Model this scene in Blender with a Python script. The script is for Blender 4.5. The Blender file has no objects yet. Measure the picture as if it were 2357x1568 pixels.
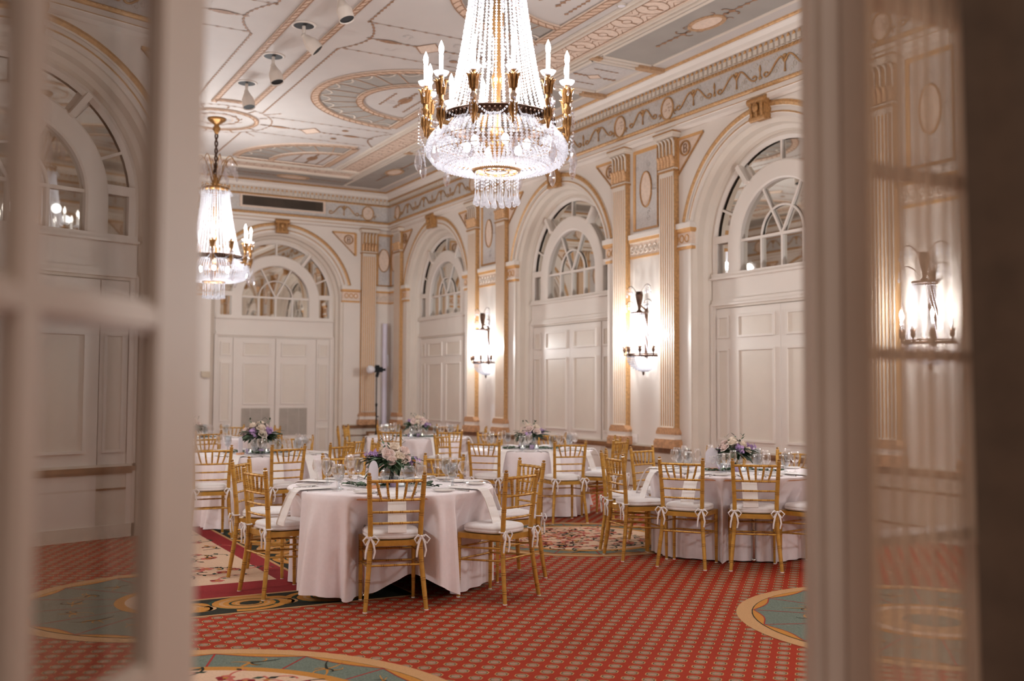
import bpy, math, random
from math import sin, cos, pi, radians as R, sqrt, atan2, hypot
from mathutils import Vector as V, Matrix as MX
random.seed(7)
SC = bpy.context.scene
COL = SC.collection
# ------------------------------------------------------------------ camera, world, exposure
YAW, PIT, ROL, HC = R(29.0447), R(2.7788), R(0.26732), 1.475
_f = V((sin(YAW)*cos(PIT), cos(YAW)*cos(PIT), sin(PIT))); _r = V((cos(YAW), -sin(YAW), 0)); _u = _r.cross(_f)
_r2 = cos(ROL)*_r + sin(ROL)*_u; _u2 = -sin(ROL)*_r + cos(ROL)*_u
cd = bpy.data.cameras.new('camera'); cam = bpy.data.objects.new('camera', cd); COL.objects.link(cam)
cam.matrix_world = MX(((_r2.x, _u2.x, -_f.x, 0), (_r2.y, _u2.y, -_f.y, 0), (_r2.z, _u2.z, -_f.z, HC), (0, 0, 0, 1)))
cd.sensor_width = 36.0; cd.lens = 36.0*2350/2357; cd.clip_start = 0.05
cd.dof.use_dof = True; cd.dof.focus_distance = 7.4; cd.dof.aperture_fstop = 1.7
SC.camera = cam
w = bpy.data.worlds.new('world'); SC.world = w; w.use_nodes = True
_nt = w.node_tree; _bg = _nt.nodes['Background']; _tc = _nt.nodes.new('ShaderNodeTexCoord'); _sx = _nt.nodes.new('ShaderNodeSeparateXYZ'); _cr = _nt.nodes.new('ShaderNodeValToRGB')
_nt.links.new(_tc.outputs['Generated'], _sx.inputs[0]); _mr = _nt.nodes.new('ShaderNodeMapRange'); _mr.inputs['From Min'].default_value = -1; _nt.links.new(_sx.outputs[2], _mr.inputs['Value'])
_nt.links.new(_mr.outputs[0], _cr.inputs['Fac'])     # dim lobby light: brighter overhead, dark near the floor
_cr.color_ramp.elements[0].position = 0.30; _cr.color_ramp.elements[0].color = (0.16, 0.13, 0.11, 1)
_cr.color_ramp.elements[1].position = 0.85; _cr.color_ramp.elements[1].color = (1.0, 0.91, 0.84, 1)
_nt.links.new(_cr.outputs[0], _bg.inputs[0]); _bg.inputs[1].default_value = 0.64
SC.view_settings.view_transform = 'Standard'; SC.view_settings.look = 'None'
SC.view_settings.exposure = 0.40; SC.view_settings.gamma = 1.0
CHAND_W, BOWL_W, SCONCE_W = 27.0, 55.0, 29.0
LIGHT_COL = (0.97, 0.985, 1.0)
try:
    cy = SC.cycles
    cy.max_bounces = 12; cy.diffuse_bounces = 5; cy.glossy_bounces = 8; cy.transmission_bounces = 4
    cy.transparent_max_bounces = 24; cy.caustics_reflective = False; cy.caustics_refractive = False
    cy.sample_clamp_indirect = 3.0; cy.use_denoising = True; cy.blur_glossy = 0.5
except Exception:
    pass
# ------------------------------------------------------------------ hall dimensions
XR, XL, YB, YF, ZC, CX = 8.6, -1.2, 21.04, 1.40, 5.8, 3.7
BAYS = [18.73, 13.97, 9.21, 4.45]
PIERS = [16.35, 11.59, 6.83]
# ------------------------------------------------------------------ materials
MATS = {}
def lin(c):
    c = c/255.0
    return c/12.92 if c <= 0.04045 else ((c+0.055)/1.055)**2.4
def mat(name, rgb, rough=0.5, metal=0.0, var=0.06, scale=8.0, bump=0.0, spec=0.5, sheen=0.0):
    m = bpy.data.materials.new(name); m.use_nodes = True
    nt = m.node_tree; b = nt.nodes['Principled BSDF']
    c = [lin(x) for x in rgb]
    tc = nt.nodes.new('ShaderNodeTexCoord'); nz = nt.nodes.new('ShaderNodeTexNoise')
    nz.inputs['Scale'].default_value = scale; nz.inputs['Detail'].default_value = 3
    nt.links.new(tc.outputs['Object'], nz.inputs['Vector'])
    rp = nt.nodes.new('ShaderNodeValToRGB')
    rp.color_ramp.elements[0].position = 0.3; rp.color_ramp.elements[1].position = 0.7
    rp.color_ramp.elements[0].color = [x*(1-var) for x in c]+[1]; rp.color_ramp.elements[1].color = [min(1, x*(1+var)) for x in c]+[1]
    nt.links.new(nz.outputs['Fac'], rp.inputs['Fac']); nt.links.new(rp.outputs['Color'], b.inputs['Base Color'])
    b.inputs['Roughness'].default_value = rough; b.inputs['Metallic'].default_value = metal
    b.inputs['Specular IOR Level'].default_value = spec
    if sheen: b.inputs['Sheen Weight'].default_value = sheen
    if bump:
        bp = nt.nodes.new('ShaderNodeBump'); bp.inputs['Strength'].default_value = bump; bp.inputs['Distance'].default_value = 0.01
        nt.links.new(nz.outputs['Fac'], bp.inputs['Height']); nt.links.new(bp.outputs['Normal'], b.inputs['Normal'])
    MATS[name] = m
    return m
def see_through(name, rgb, transp, rough, gloss=0.0, fres=True, translucent=0.0, fold=0.0):
    """surface that mixes clear transmission with a glossy / diffuse surface"""
    m = bpy.data.materials.new(name); m.use_nodes = True
    nt = m.node_tree; nt.nodes.clear(); N = nt.nodes.new; L = nt.links.new
    out = N('ShaderNodeOutputMaterial'); tr = N('ShaderNodeBsdfTransparent'); mx = N('ShaderNodeMixShader')
    c = [lin(x) for x in rgb]+[1]
    if gloss:
        s = N('ShaderNodeBsdfGlossy'); s.inputs['Roughness'].default_value = rough; s.inputs['Color'].default_value = (1, 1, 1, 1)
        lw = N('ShaderNodeLayerWeight'); lw.inputs['Blend'].default_value = 0.24
        mr = N('ShaderNodeMapRange'); mr.inputs['To Min'].default_value = gloss; mr.inputs['To Max'].default_value = min(1, gloss+0.75) if fres else gloss
        L(lw.outputs['Facing'], mr.inputs['Value']); L(mr.outputs['Result'], mx.inputs['Fac'])
        tr.inputs['Color'].default_value = c
        L(tr.outputs[0], mx.inputs[1]); L(s.outputs[0], mx.inputs[2])
    else:
        d = N('ShaderNodeBsdfDiffuse'); d.inputs['Color'].default_value = c
        src = d
        if translucent:
            t = N('ShaderNodeBsdfTranslucent'); t.inputs['Color'].default_value = c
            m2 = N('ShaderNodeMixShader'); m2.inputs['Fac'].default_value = translucent
            L(d.outputs[0], m2.inputs[1]); L(t.outputs[0], m2.inputs[2]); src = m2
        if fold:
            lw = N('ShaderNodeLayerWeight'); lw.inputs['Blend'].default_value = 0.5; mr = N('ShaderNodeMapRange')
            mr.inputs['From Max'].default_value = 0.85; mr.inputs['To Min'].default_value = transp; mr.inputs['To Max'].default_value = transp*fold
            L(lw.outputs['Facing'], mr.inputs['Value']); L(mr.outputs[0], mx.inputs['Fac'])
        else: mx.inputs['Fac'].default_value = transp
        L(src.outputs[0], mx.inputs[1]); L(tr.outputs[0], mx.inputs[2])
    L(mx.outputs[0], out.inputs['Surface'])
    MATS[name] = m
    return m
cream = mat('cream_paint', (222, 213, 204), 0.45, var=0.02, scale=2, spec=0.4)
cream2 = mat('cream_moulding', (214, 203, 190), 0.42, var=0.02, scale=4)
plaster = mat('wall_paper', (222, 212, 200), 0.6, var=0.05, scale=5)
ceilc = mat('ceiling_paint', (194, 187, 182), 0.6, var=0.05, scale=1.3)
gold = mat('antique_gold', (186, 144, 96), 0.42, 0.25, var=0.22, scale=30, bump=0.2)
golddark = mat('dark_gold', (166, 122, 74), 0.45, 0.25, var=0.3, scale=40, bump=0.3)
tan = mat('tan_groove', (204, 156, 100), 0.5, 0.1, var=0.08, scale=20)
pinkt = mat('pink_plaster', (222, 200, 182), 0.6, var=0.08, scale=25, bump=0.2)
greyb = mat('grey_lilac_relief', (196, 190, 186), 0.6, var=0.09, scale=28, bump=0.5)
greyc = mat('ceiling_grey', (156, 150, 143), 0.7, var=0.05, scale=3)
brownp = mat('brown_paint', (150, 112, 82), 0.6, var=0.25, scale=30)
brownw = mat('brown_wood', (128, 88, 52), 0.4, var=0.25, scale=14)
dadom = mat('dado_paint', (206, 196, 182), 0.5, var=0.05)
mirrorm = mat('mirror_glass', (225, 222, 215), 0.02, 1.0, var=0.02)
blackm = mat('black_metal', (16, 16, 18), 0.5, 0.0, spec=0.2)
ventd = mat('vent_dark', (40, 30, 24), 0.6)
white = mat('white_plastic', (222, 220, 224), 0.5, var=0.02)
chairg = mat('gold_chair_paint', (194, 147, 66), 0.3, 0.35, var=0.14, scale=22)
chairg2 = mat('gold_chair_ring', (152, 108, 44), 0.3, 0.4, var=0.1, scale=40)
cushm = mat('cushion_cloth', (238, 234, 234), 0.85, var=0.03, scale=60, bump=0.05, sheen=0.2)
clothm = mat('tablecloth_satin', (243, 234, 237), 0.5, var=0.02, scale=40, sheen=0.25)
napm = mat('napkin_linen', (244, 240, 238), 0.8, var=0.02, scale=80, bump=0.05)
bronze = mat('gilt_bronze', (146, 106, 62), 0.3, 0.75, var=0.25, scale=60)
bronzed = mat('dark_bronze', (74, 52, 40), 0.35, 0.7, var=0.3, scale=60)
steel = mat('cutlery_steel', (190, 188, 186), 0.18, 1.0, var=0.03)
china = mat('white_china', (235, 230, 226), 0.2, var=0.01)
woodl = mat('pale_wood', (214, 160, 120), 0.5, var=0.15, scale=20)
leafd = mat('leaf_dark', (44, 66, 40), 0.5, var=0.3, scale=30)
leafg = mat('leaf_grey_green', (104, 128, 104), 0.6, var=0.25, scale=30)
rosem = mat('rose_cream', (240, 228, 214), 0.7, var=0.05, scale=50)
blush = mat('rose_blush', (238, 220, 214), 0.7, var=0.06, scale=50)
lilac = mat('lilac_petal', (192, 160, 208), 0.7, var=0.15, scale=60)
purple = see_through('purple_glass', (196, 176, 210), 0.45, 0.1)
framem = mat('door_frame_paint', (196, 176, 160), 0.45, var=0.05, scale=4)
drapem = mat('heavy_drape', (92, 72, 56), 0.9, var=0.15, scale=12)
crystal = see_through('crystal', (222, 222, 228), 0.46, 0.1, translucent=0.35)
clearx = see_through('clear_crystal', (248, 248, 252), 0, 0.06, gloss=0.22)
sconx = see_through('shade_tinted_crystal', (206, 208, 218), 0.34, 0.1, translucent=0.3)  # grey-blue tint puts the basket's shading into the bead colour
glassm = see_through('drinking_glass', (252, 252, 252), 0, 0.02, gloss=0.04)
panem = see_through('door_glass', (245, 240, 235), 0, 0.0, gloss=0.30, fres=False)
pane2 = see_through('window_glass', (248, 246, 243), 0, 0.0, gloss=0.05)
waterg = see_through('goblet_glass', (240, 243, 245), 0, 0.02, gloss=0.06)
sheer = see_through('sheer_curtain', (214, 186, 160), 0.43, 0.6, translucent=0.45, fold=0.10)
leafcur = see_through('door_curtain', (160, 136, 116), 0.04, 0.6, translucent=0.12)
acryl = see_through('frosted_acrylic', (236, 232, 238), 0.18, 0.4, translucent=0.3)
def emis(name, rgb, st):
    m = bpy.data.materials.new(name); m.use_nodes = True; nt = m.node_tree; b = nt.nodes['Principled BSDF']
    b.inputs['Emission Color'].default_value = rgb+(1,); b.inputs['Emission Strength'].default_value = st
    MATS[name] = m; return m
bulbm = emis('lit_bulb', (1.0, 0.93, 0.86), 16.0)
candlem = emis('candle_tube', (1.0, 0.93, 0.88), 0.55)
flamem = emis('small_flame', (1.0, 0.8, 0.5), 8.0)
bowlm = emis('bowl_bulb', (1.0, 0.93, 0.86), 10.0)
# carpet
def carpet():
    m = bpy.data.materials.new('carpet_red'); m.use_nodes = True; nt = m.node_tree; b = nt.nodes['Principled BSDF']
    N = nt.nodes.new; L = nt.links.new
    b.inputs['Roughness'].default_value = 0.95; b.inputs['Specular IOR Level'].default_value = 0.1
    tc = N('ShaderNodeTexCoord'); sx = N('ShaderNodeSeparateXYZ'); L(tc.outputs['Object'], sx.inputs[0])
    def mth(op, a, bb=None, c=None):
        n = N('ShaderNodeMath'); n.operation = op
        for i, q in enumerate((a, bb, c)):
            if q is None: continue
            if isinstance(q, (int, float)): n.inputs[i].default_value = q
            else: L(q, n.inputs[i])
        return n.outputs[0]
    PX, PY = 0.153, 0.149
    ds = []
    for ox, oy in ((0, 0), (PX/2, PY/2)):
        def cell(s, o, p):
            t = mth('ADD', s, 100*p - o); t = mth('DIVIDE', t, p); t = mth('FRACT', mth('ADD', t, 0.5)); return mth('MULTIPLY', mth('SUBTRACT', t, 0.5), p)
        a = cell(sx.outputs[0], 2.345+ox, PX); c = cell(sx.outputs[1], 4.952+oy, PY)
        d2 = mth('ADD', mth('MULTIPLY', a, a), mth('MULTIPLY', c, c)); d = mth('SQRT', d2)
        an = mth('ARCTAN2', c, a)
        wob = mth('MULTIPLY', mth('COSINE', mth('MULTIPLY', an, 8.0)), 0.0016)
        ds.append((mth('ADD', d, wob), an))
    dd = mth('MINIMUM', ds[0][0], ds[1][0])
    pick = mth('LESS_THAN', ds[0][0], ds[1][0])
    an = mth('ADD', mth('MULTIPLY', ds[0][1], pick), mth('MULTIPLY', ds[1][1], mth('SUBTRACT', 1.0, pick)))
    ro = N('ShaderNodeValToRGB'); cr = ro.color_ramp; cr.interpolation = 'CONSTANT'
    def C(r, g, bl): return (lin(r), lin(g), lin(bl), 1)
    cr.elements[0].position = 0; cr.elements[0].color = C(172, 114, 100)
    cr.elements[1].position = 1; cr.elements[1].color = C(146, 48, 28)
    for p, c in ((0.012, C(118, 128, 106)), (0.017, C(172, 114, 100)), (0.0245, C(52, 48, 34)), (0.0305, C(176, 142, 98)), (0.0365, C(146, 48, 28))):
        e = cr.elements.new(p*10); e.color = c
    L(mth('MULTIPLY', dd, 10.0), ro.inputs['Fac'])
    # petals inside the motif
    pet = mth('GREATER_THAN', mth('COSINE', mth('MULTIPLY', an, 6.0)), 0.35)
    ins = mth('MULTIPLY', pet, mth('LESS_THAN', dd, 0.024)); ins = mth('MULTIPLY', ins, mth('GREATER_THAN', dd, 0.013))
    mc = N('ShaderNodeMixRGB'); mc.inputs[2].default_value = C(128, 136, 112); L(ins, mc.inputs[0]); L(ro.outputs[0], mc.inputs[1])
    nz = N('ShaderNodeTexNoise'); nz.inputs['Scale'].default_value = 260; L(tc.outputs['Object'], nz.inputs['Vector'])
    n2 = N('ShaderNodeTexNoise'); n2.inputs['Scale'].default_value = 1.3; L(tc.outputs['Object'], n2.inputs['Vector'])
    v = mth('ADD', mth('MULTIPLY', nz.outputs['Fac'], 0.5), mth('MULTIPLY', n2.outputs['Fac'], 0.35)); v = mth('ADD', v, 0.57)
    mu = N('ShaderNodeMixRGB'); mu.blend_type = 'MULTIPLY'; mu.inputs[0].default_value = 1; L(mc.outputs[0], mu.inputs[1])
    cb = N('ShaderNodeCombineColor'); L(v, cb.inputs[0]); L(v, cb.inputs[1]); L(v, cb.inputs[2]); L(cb.outputs[0], mu.inputs[2])
    L(mu.outputs[0], b.inputs['Base Color'])
    bp = N('ShaderNodeBump'); bp.inputs['Strength'].default_value = 0.3; bp.inputs['Distance'].default_value = 0.004
    L(nz.outputs['Fac'], bp.inputs['Height']); L(bp.outputs['Normal'], b.inputs['Normal'])
    return m
carpm = carpet()
def cmat(n, rgb, var=0.12): return mat('carpet_'+n, rgb, 0.95, var=var, scale=150, bump=0.2, spec=0.1)
c_tan, c_gold, c_teal, c_cream = cmat('tan', (184, 142, 100)), cmat('gold', (180, 124, 58)), cmat('teal', (104, 113, 102), 0.3), cmat('cream', (206, 174, 148))
c_burg, c_green, c_rose, c_dark, c_line = cmat('burgundy', (136, 42, 44)), cmat('green', (48, 66, 54)), cmat('rose', (190, 104, 92)), cmat('dark', (44, 44, 36)), cmat('line', (150, 52, 48))
# ------------------------------------------------------------------ mesh builder
_ICO = {}
def ico(sub):
    if sub not in _ICO:
        t = (1+sqrt(5))/2
        vs = [V(p).normalized() for p in ((-1,t,0),(1,t,0),(-1,-t,0),(1,-t,0),(0,-1,t),(0,1,t),(0,-1,-t),(0,1,-t),(t,0,-1),(t,0,1),(-t,0,-1),(-t,0,1))]
        fs = [(0,11,5),(0,5,1),(0,1,7),(0,7,10),(0,10,11),(1,5,9),(5,11,4),(11,10,2),(10,7,6),(7,1,8),(3,9,4),(3,4,2),(3,2,6),(3,6,8),(3,8,9),(4,9,5),(2,4,11),(6,2,10),(8,6,7),(9,8,1)]
        for _ in range(sub):
            mid = {}; nf = []
            def md(a, b):
                k = (min(a, b), max(a, b))
                if k not in mid: vs.append(((vs[a]+vs[b])/2).normalized()); mid[k] = len(vs)-1
                return mid[k]
            for a, b, c in fs:
                x, y, z = md(a, b), md(b, c), md(c, a); nf += [(a, x, z), (b, y, x), (c, z, y), (x, y, z)]
            fs = nf
        _ICO[sub] = (vs, fs)
    return _ICO[sub]
class MB:
    def __init__(s): s.v = []; s.f = []; s.m = []; s.s = []; s.T = None
    def add(s, vs, fs, m=0, sm=False):
        b = len(s.v)
        s.v += [tuple(s.T @ V(p)) for p in vs] if s.T else [tuple(p) for p in vs]
        for f in fs: s.f.append(tuple(i+b for i in f)); s.m.append(m); s.s.append(sm)
    def box(s, x0, x1, y0, y1, z0, z1, m=0):
        s.add([(x0,y0,z0),(x1,y0,z0),(x1,y1,z0),(x0,y1,z0),(x0,y0,z1),(x1,y0,z1),(x1,y1,z1),(x0,y1,z1)],
              [(3,2,1,0),(4,5,6,7),(0,1,5,4),(1,2,6,5),(2,3,7,6),(3,0,4,7)], m)
    def bar(s, p, q, wx, wy, m=0, up=(0, 0, 1)):
        p, q = V(p), V(q); d = (q-p).normalized(); a = d.cross(V(up))
        a = a.normalized() if a.length > 1e-5 else V((1, 0, 0)); b = a.cross(d)
        c = [a*wx/2+b*wy/2, -a*wx/2+b*wy/2, -a*wx/2-b*wy/2, a*wx/2-b*wy/2]
        s.add([p+k for k in c]+[q+k for k in c], [(0,1,2,3),(7,6,5,4),(0,4,5,1),(1,5,6,2),(2,6,7,3),(3,7,4,0)], m)
    def prism(s, poly, y0, y1, m=0, side=None):
        n = len(poly)
        s.add([(x, y0, z) for x, z in poly]+[(x, y1, z) for x, z in poly], [tuple(range(n)), tuple(range(2*n-1, n-1, -1))], m)
        s.add([(x, y0, z) for x, z in poly]+[(x, y1, z) for x, z in poly], [(i, n+i, n+(i+1) % n, (i+1) % n) for i in range(n)], m if side is None else side)
    def tube(s, pts, r, n=6, m=0, closed=False, sm=True, cap=True, flat=1.0):
        pts = [V(p) for p in pts]; k = len(pts); rs = r if isinstance(r, (list, tuple)) else [r]*k
        t0 = (pts[1]-pts[0]).normalized(); a = t0.cross(V((0, 0, 1)))
        a = a.normalized() if a.length > 1e-4 else V((1, 0, 0)); vs = []
        for i in range(k):
            t = (pts[(i+1) % k]-pts[i-1]) if closed else (pts[min(i+1, k-1)]-pts[max(i-1, 0)])
            t = t.normalized() if t.length > 1e-9 else t0
            a = a-t*a.dot(t); a = a.normalized() if a.length > 1e-6 else t.orthogonal().normalized(); b = t.cross(a)
            vs += [pts[i]+(a*cos(2*pi*j/n)*flat+b*sin(2*pi*j/n))*rs[i] for j in range(n)]
        fs = []
        for i in range(k if closed else k-1):
            o = (i+1) % k
            fs += [(i*n+j, i*n+(j+1) % n, o*n+(j+1) % n, o*n+j) for j in range(n)]
        s.add(vs, fs, m, sm)
        if cap and not closed: s.add(vs, [tuple(range(n-1, -1, -1)), tuple(range((k-1)*n, k*n))], m)
    def lathe(s, prof, n=16, m=0, c=(0, 0, 0), sm=True, a0=0.0, a1=2*pi, ax=1.0):
        full = abs(a1-a0-2*pi) < 1e-6; k = n if full else n+1; vs = []; fs = []
        for r, z in prof:
            vs += [(c[0]+r*cos(a0+(a1-a0)*j/n), c[1]+r*sin(a0+(a1-a0)*j/n)*ax, c[2]+z) for j in range(k)]
        for i in range(len(prof)-1):
            for j in range(n):
                j2 = (j+1) % k
                fs.append((i*k+j, i*k+j2, (i+1)*k+j2, (i+1)*k+j))
        s.add(vs, fs, m, sm)
    def ball(s, c, r, sub=1, m=0, sm=True):
        vs, fs = ico(sub); r = (r, r, r) if isinstance(r, (int, float)) else r
        s.add([(c[0]+p.x*r[0], c[1]+p.y*r[1], c[2]+p.z*r[2]) for p in vs], fs, m, sm)
    def bead(s, c, r, l=1.0, d=(0, 0, 1), m=0):
        """faceted crystal bead stretched along d"""
        d = V(d).normalized(); a = d.orthogonal().normalized(); b = d.cross(a)
        c = V(c); vs = [c+d*r*l]+[c+(a*cos(k*pi/2.5)+b*sin(k*pi/2.5))*r for k in range(5)]+[c-d*r*l]
        s.add(vs, [(0, 1+k, 1+(k+1) % 5) for k in range(5)]+[(6, 1+(k+1) % 5, 1+k) for k in range(5)], m)
    def drop(s, c, r, h, m=0, n=6):
        s.lathe([(0.001, h), (r*.18, h*.8), (r*.35, h*.5), (r*.9, h*.22), (r, h*.12), (r*.6, 0.01*h), (0.001, 0)], n, m, c)
    def strip(s, pts, wd, m=0, z=None, ax='z', th=0.0):
        """flat ribbon following 2D points; ax = plane normal"""
        k = len(pts); L = []; Rr = []
        for i in range(k):
            a, b = pts[max(i-1, 0)], pts[min(i+1, k-1)]
            dx, dy = b[0]-a[0], b[1]-a[1]; l = hypot(dx, dy) or 1
            w = (wd(i/(k-1)) if callable(wd) else wd)/2
            L.append((pts[i][0]-dy/l*w, pts[i][1]+dx/l*w)); Rr.append((pts[i][0]+dy/l*w, pts[i][1]-dx/l*w))
        f = (lambda p: (p[0], p[1], z)) if ax == 'z' else (lambda p: (p[0], z, p[1]))
        s.add([f(p) for p in L]+[f(p) for p in Rr], [(i, k+i, k+i+1, i+1) for i in range(k-1)], m)
        if th:
            g = (lambda p: (p[0], p[1], z+th)) if ax == 'z' else (lambda p: (p[0], z+th, p[1]))
            for A in (L, Rr): s.add([f(p) for p in A]+[g(p) for p in A], [(i, k+i, k+i+1, i+1) for i in range(k-1)], m)
    def build(s, name, mats, parent=None, kind=None, loc=None, rz=0.0, label=None, cat=None, group=None):
        me = bpy.data.meshes.new(name); me.from_pydata(s.v, [], s.f)
        for x in (mats if isinstance(mats, (list, tuple)) else [mats]): me.materials.append(x)
        me.polygons.foreach_set('material_index', s.m); me.polygons.foreach_set('use_smooth', s.s); me.update()
        o = bpy.data.objects.new(name, me); COL.objects.link(o)
        if parent: o.parent = parent
        if loc: o.location = loc
        o.rotation_euler = (0, 0, rz)
        tag(o, label, cat, group, kind)
        return o
def tag(o, label=None, cat=None, group=None, kind=None):
    for k, x in (('label', label), ('category', cat), ('group', group), ('kind', kind)):
        if x: o[k] = x
    return o
def empty(name, loc=(0, 0, 0), rz=0.0, label=None, cat=None, group=None, kind=None):
    o = bpy.data.objects.new(name, None); COL.objects.link(o); o.location = loc; o.rotation_euler = (0, 0, rz); o.empty_display_size = 0.1
    return tag(o, label, cat, group, kind)
KIDS = {}
def kids(o): return [c for c in o.children]
def dup(o, loc=None, rz=None, label=None, group=None, parent=None):
    c = o.copy(); COL.objects.link(c)
    if parent: c.parent = parent
    if loc is not None: c.location = loc
    if rz is not None: c.rotation_euler = (0, 0, rz)
    if label: c['label'] = label
    if group: c['group'] = group
    for ch in kids(o): dup(ch, parent=c)
    return c
def arc(r, a0, a1, n, cx=0.0, cy=0.0, ry=None):
    ry = r if ry is None else ry
    return [(cx+r*cos(a0+(a1-a0)*i/n), cy+ry*sin(a0+(a1-a0)*i/n)) for i in range(n+1)]
WALLS = dict(right=(XR, 0, -pi/2), left=(XL, 0, pi/2), back=(0, YB, 0.0), front=(0, YF, pi))
def at_wall(wl, c, z=0.0):
    if wl == 'right': return (XR, c, z), -pi/2
    if wl == 'left': return (XL, c, z), pi/2
    if wl == 'back': return (c, YB, z), 0.0
    return (c, YF, z), pi
# ================================================================== SETTING
# ------------------------------------------------------------------ walls: local x along wall, +y into wall, z up
ZA = 3.36   # centre of every arch
def arch_path(r, zb=0.0, n=28, a0=0.0):
    p = [(-r*cos(a0), zb)] if zb < ZA else []
    p = p+[(-r*cos(a0+(pi-2*a0)*i/n), ZA+r*sin(a0+(pi-2*a0)*i/n)) for i in range(n+1)]
    return p+([(r*cos(a0), zb)] if zb < ZA else [])
def arch_strip(mb, r1, w1, r2, w2, m=0, zb=0.0, n=28, a0=0.0, sm=True, cx=0.0):
    p, q = arch_path(r1, zb, n, a0), arch_path(r2, zb, n, a0); k = len(p)
    mb.add([(cx+x, w1, z) for x, z in p]+[(cx+x, w2, z) for x, z in q], [(i, i+1, k+i+1, k+i) for i in range(k-1)], m, sm)
def wall_mesh(name, a, b, centres, wl, ztop=ZC):
    """flat wall from a to b (local x) with arched openings, reveals and a closing back"""
    mb = MB(); x = a; RO = 1.41
    for c in sorted(centres):
        mb.add([(x, 0, 0), (c-RO, 0, 0), (c-RO, 0, ztop), (x, 0, ztop)], [(0, 1, 2, 3)], 0)
        p = arc(RO, pi, 0, 28, c, ZA)
        k = len(p)
        mb.add([(u, 0, z) for u, z in p]+[(u, 0, ztop) for u, z in p], [(i, i+1, k+i+1, k+i) for i in range(k-1)], 0)
        for r1, w1, r2, w2 in ((1.41, 0, 1.41, 0.03), (1.41, 0.03, 1.36, 0.07), (1.36, 0.07, 1.345, 0.16), (1.345, 0.16, 1.30, 0.20), (1.30, 0.20, 1.28, 0.26)):
            arch_strip(mb, r1, w1, r2, w2, 1, cx=c)
        x = c+RO
    mb.add([(x, 0, 0), (b, 0, 0), (b, 0, ztop), (x, 0, ztop)], [(0, 1, 2, 3)], 0)
    # thickness behind the face
    mb.box(a, b, 0.34, 0.46, 0, ztop, 0)
    l, rz = at_wall(wl, 0)
    return mb.build(name, [cream, cream2], kind='structure', loc=l, rz=rz)
def U(wl, c):  # wall coordinate -> local x of the wall object
    return -c if wl == 'right' else (c if wl in ('left', 'back') else -c)
wall_mesh('wall_right', -YB-0.3, -YF+0.15, [-c for c in BAYS], 'right')
wall_mesh('wall_left', YF-0.15, YB+0.3, BAYS, 'left')
BACKC = [6.1, 1.3]
wall_mesh('wall_back', XL-0.3, XR+0.3, BACKC, 'back')
# front wall (doorway the photograph looks through)
mb = MB()
Y0 = 1.28
mb.box(XL-0.3, 0.155, 1.36, YF, 0, ZC, 0); mb.box(1.86, XR+0.3, Y0, YF, 0, ZC, 0); mb.box(0.155, 1.86, Y0, YF, 2.42, ZC, 0)
mb.build('wall_front', [framem], kind='structure')
# ------------------------------------------------------------------ floor
mb = MB()
mb.add([(XL-.4, -4, 0), (XR+.4, -4, 0), (XR+.4, YB+.4, 0), (XL-.4, YB+.4, 0)], [(0, 1, 2, 3)], 0)
FM = [carpm, c_tan, c_gold, c_teal, c_cream, c_burg, c_green, c_rose, c_dark, c_line]
def ring2(mb, cx, cy, r0, r1, z, m, n=96, a0=0, a1=2*pi):
    mb.add([(cx+r*cos(a0+(a1-a0)*i/n), cy+r*sin(a0+(a1-a0)*i/n), z) for r in (r0, r1) for i in range(n+1)], [(i, n+1+i, n+2+i, i+1) for i in range(n)], m)
def disc2(mb, cx, cy, r, z, m, n=64): mb.add([(cx+r*cos(2*pi*i/n), cy+r*sin(2*pi*i/n), z) for i in range(n)], [tuple(range(n))], m)
def curl(cx, cy, a, L, turn, n=14):
    p = [(cx, cy)]
    for i in range(n):
        a += turn*(0.3+1.6*i/n)/n; p.append((p[-1][0]+cos(a)*L/n, p[-1][1]+sin(a)*L/n))
    return p
def sprig(mb, cx, cy, z, rnd, sc=1.0):
    a = rnd.uniform(0, 2*pi); p = curl(cx, cy, a, .34*sc, rnd.choice((-1, 1))*rnd.uniform(1.5, 4.5))
    mb.strip(p, .014*sc, rnd.choice((6, 7, 7, 8)), z)
    for k in (4, 9, 13):
        q = p[k]; b = rnd.uniform(0, 2*pi); l = rnd.uniform(.04, .075)*sc
        lf = [(q[0], q[1]), (q[0]+cos(b+.5)*l*.6, q[1]+sin(b+.5)*l*.6), (q[0]+cos(b)*l, q[1]+sin(b)*l), (q[0]+cos(b-.5)*l*.6, q[1]+sin(b-.5)*l*.6)]
        mb.add([(x, y, z+.0004) for x, y in lf], [(0, 1, 2, 3)], rnd.choice((6, 6, 8, 2)))
    if rnd.random() < .5:
        for k in range(5): disc2(mb, p[0][0]+.03*sc*cos(k*1.257), p[0][1]+.03*sc*sin(k*1.257), .022*sc, z+.0006, rnd.choice((7, 7, 5)), 8)
        disc2(mb, p[0][0], p[0][1], .016*sc, z+.0009, 2, 8)
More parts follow.
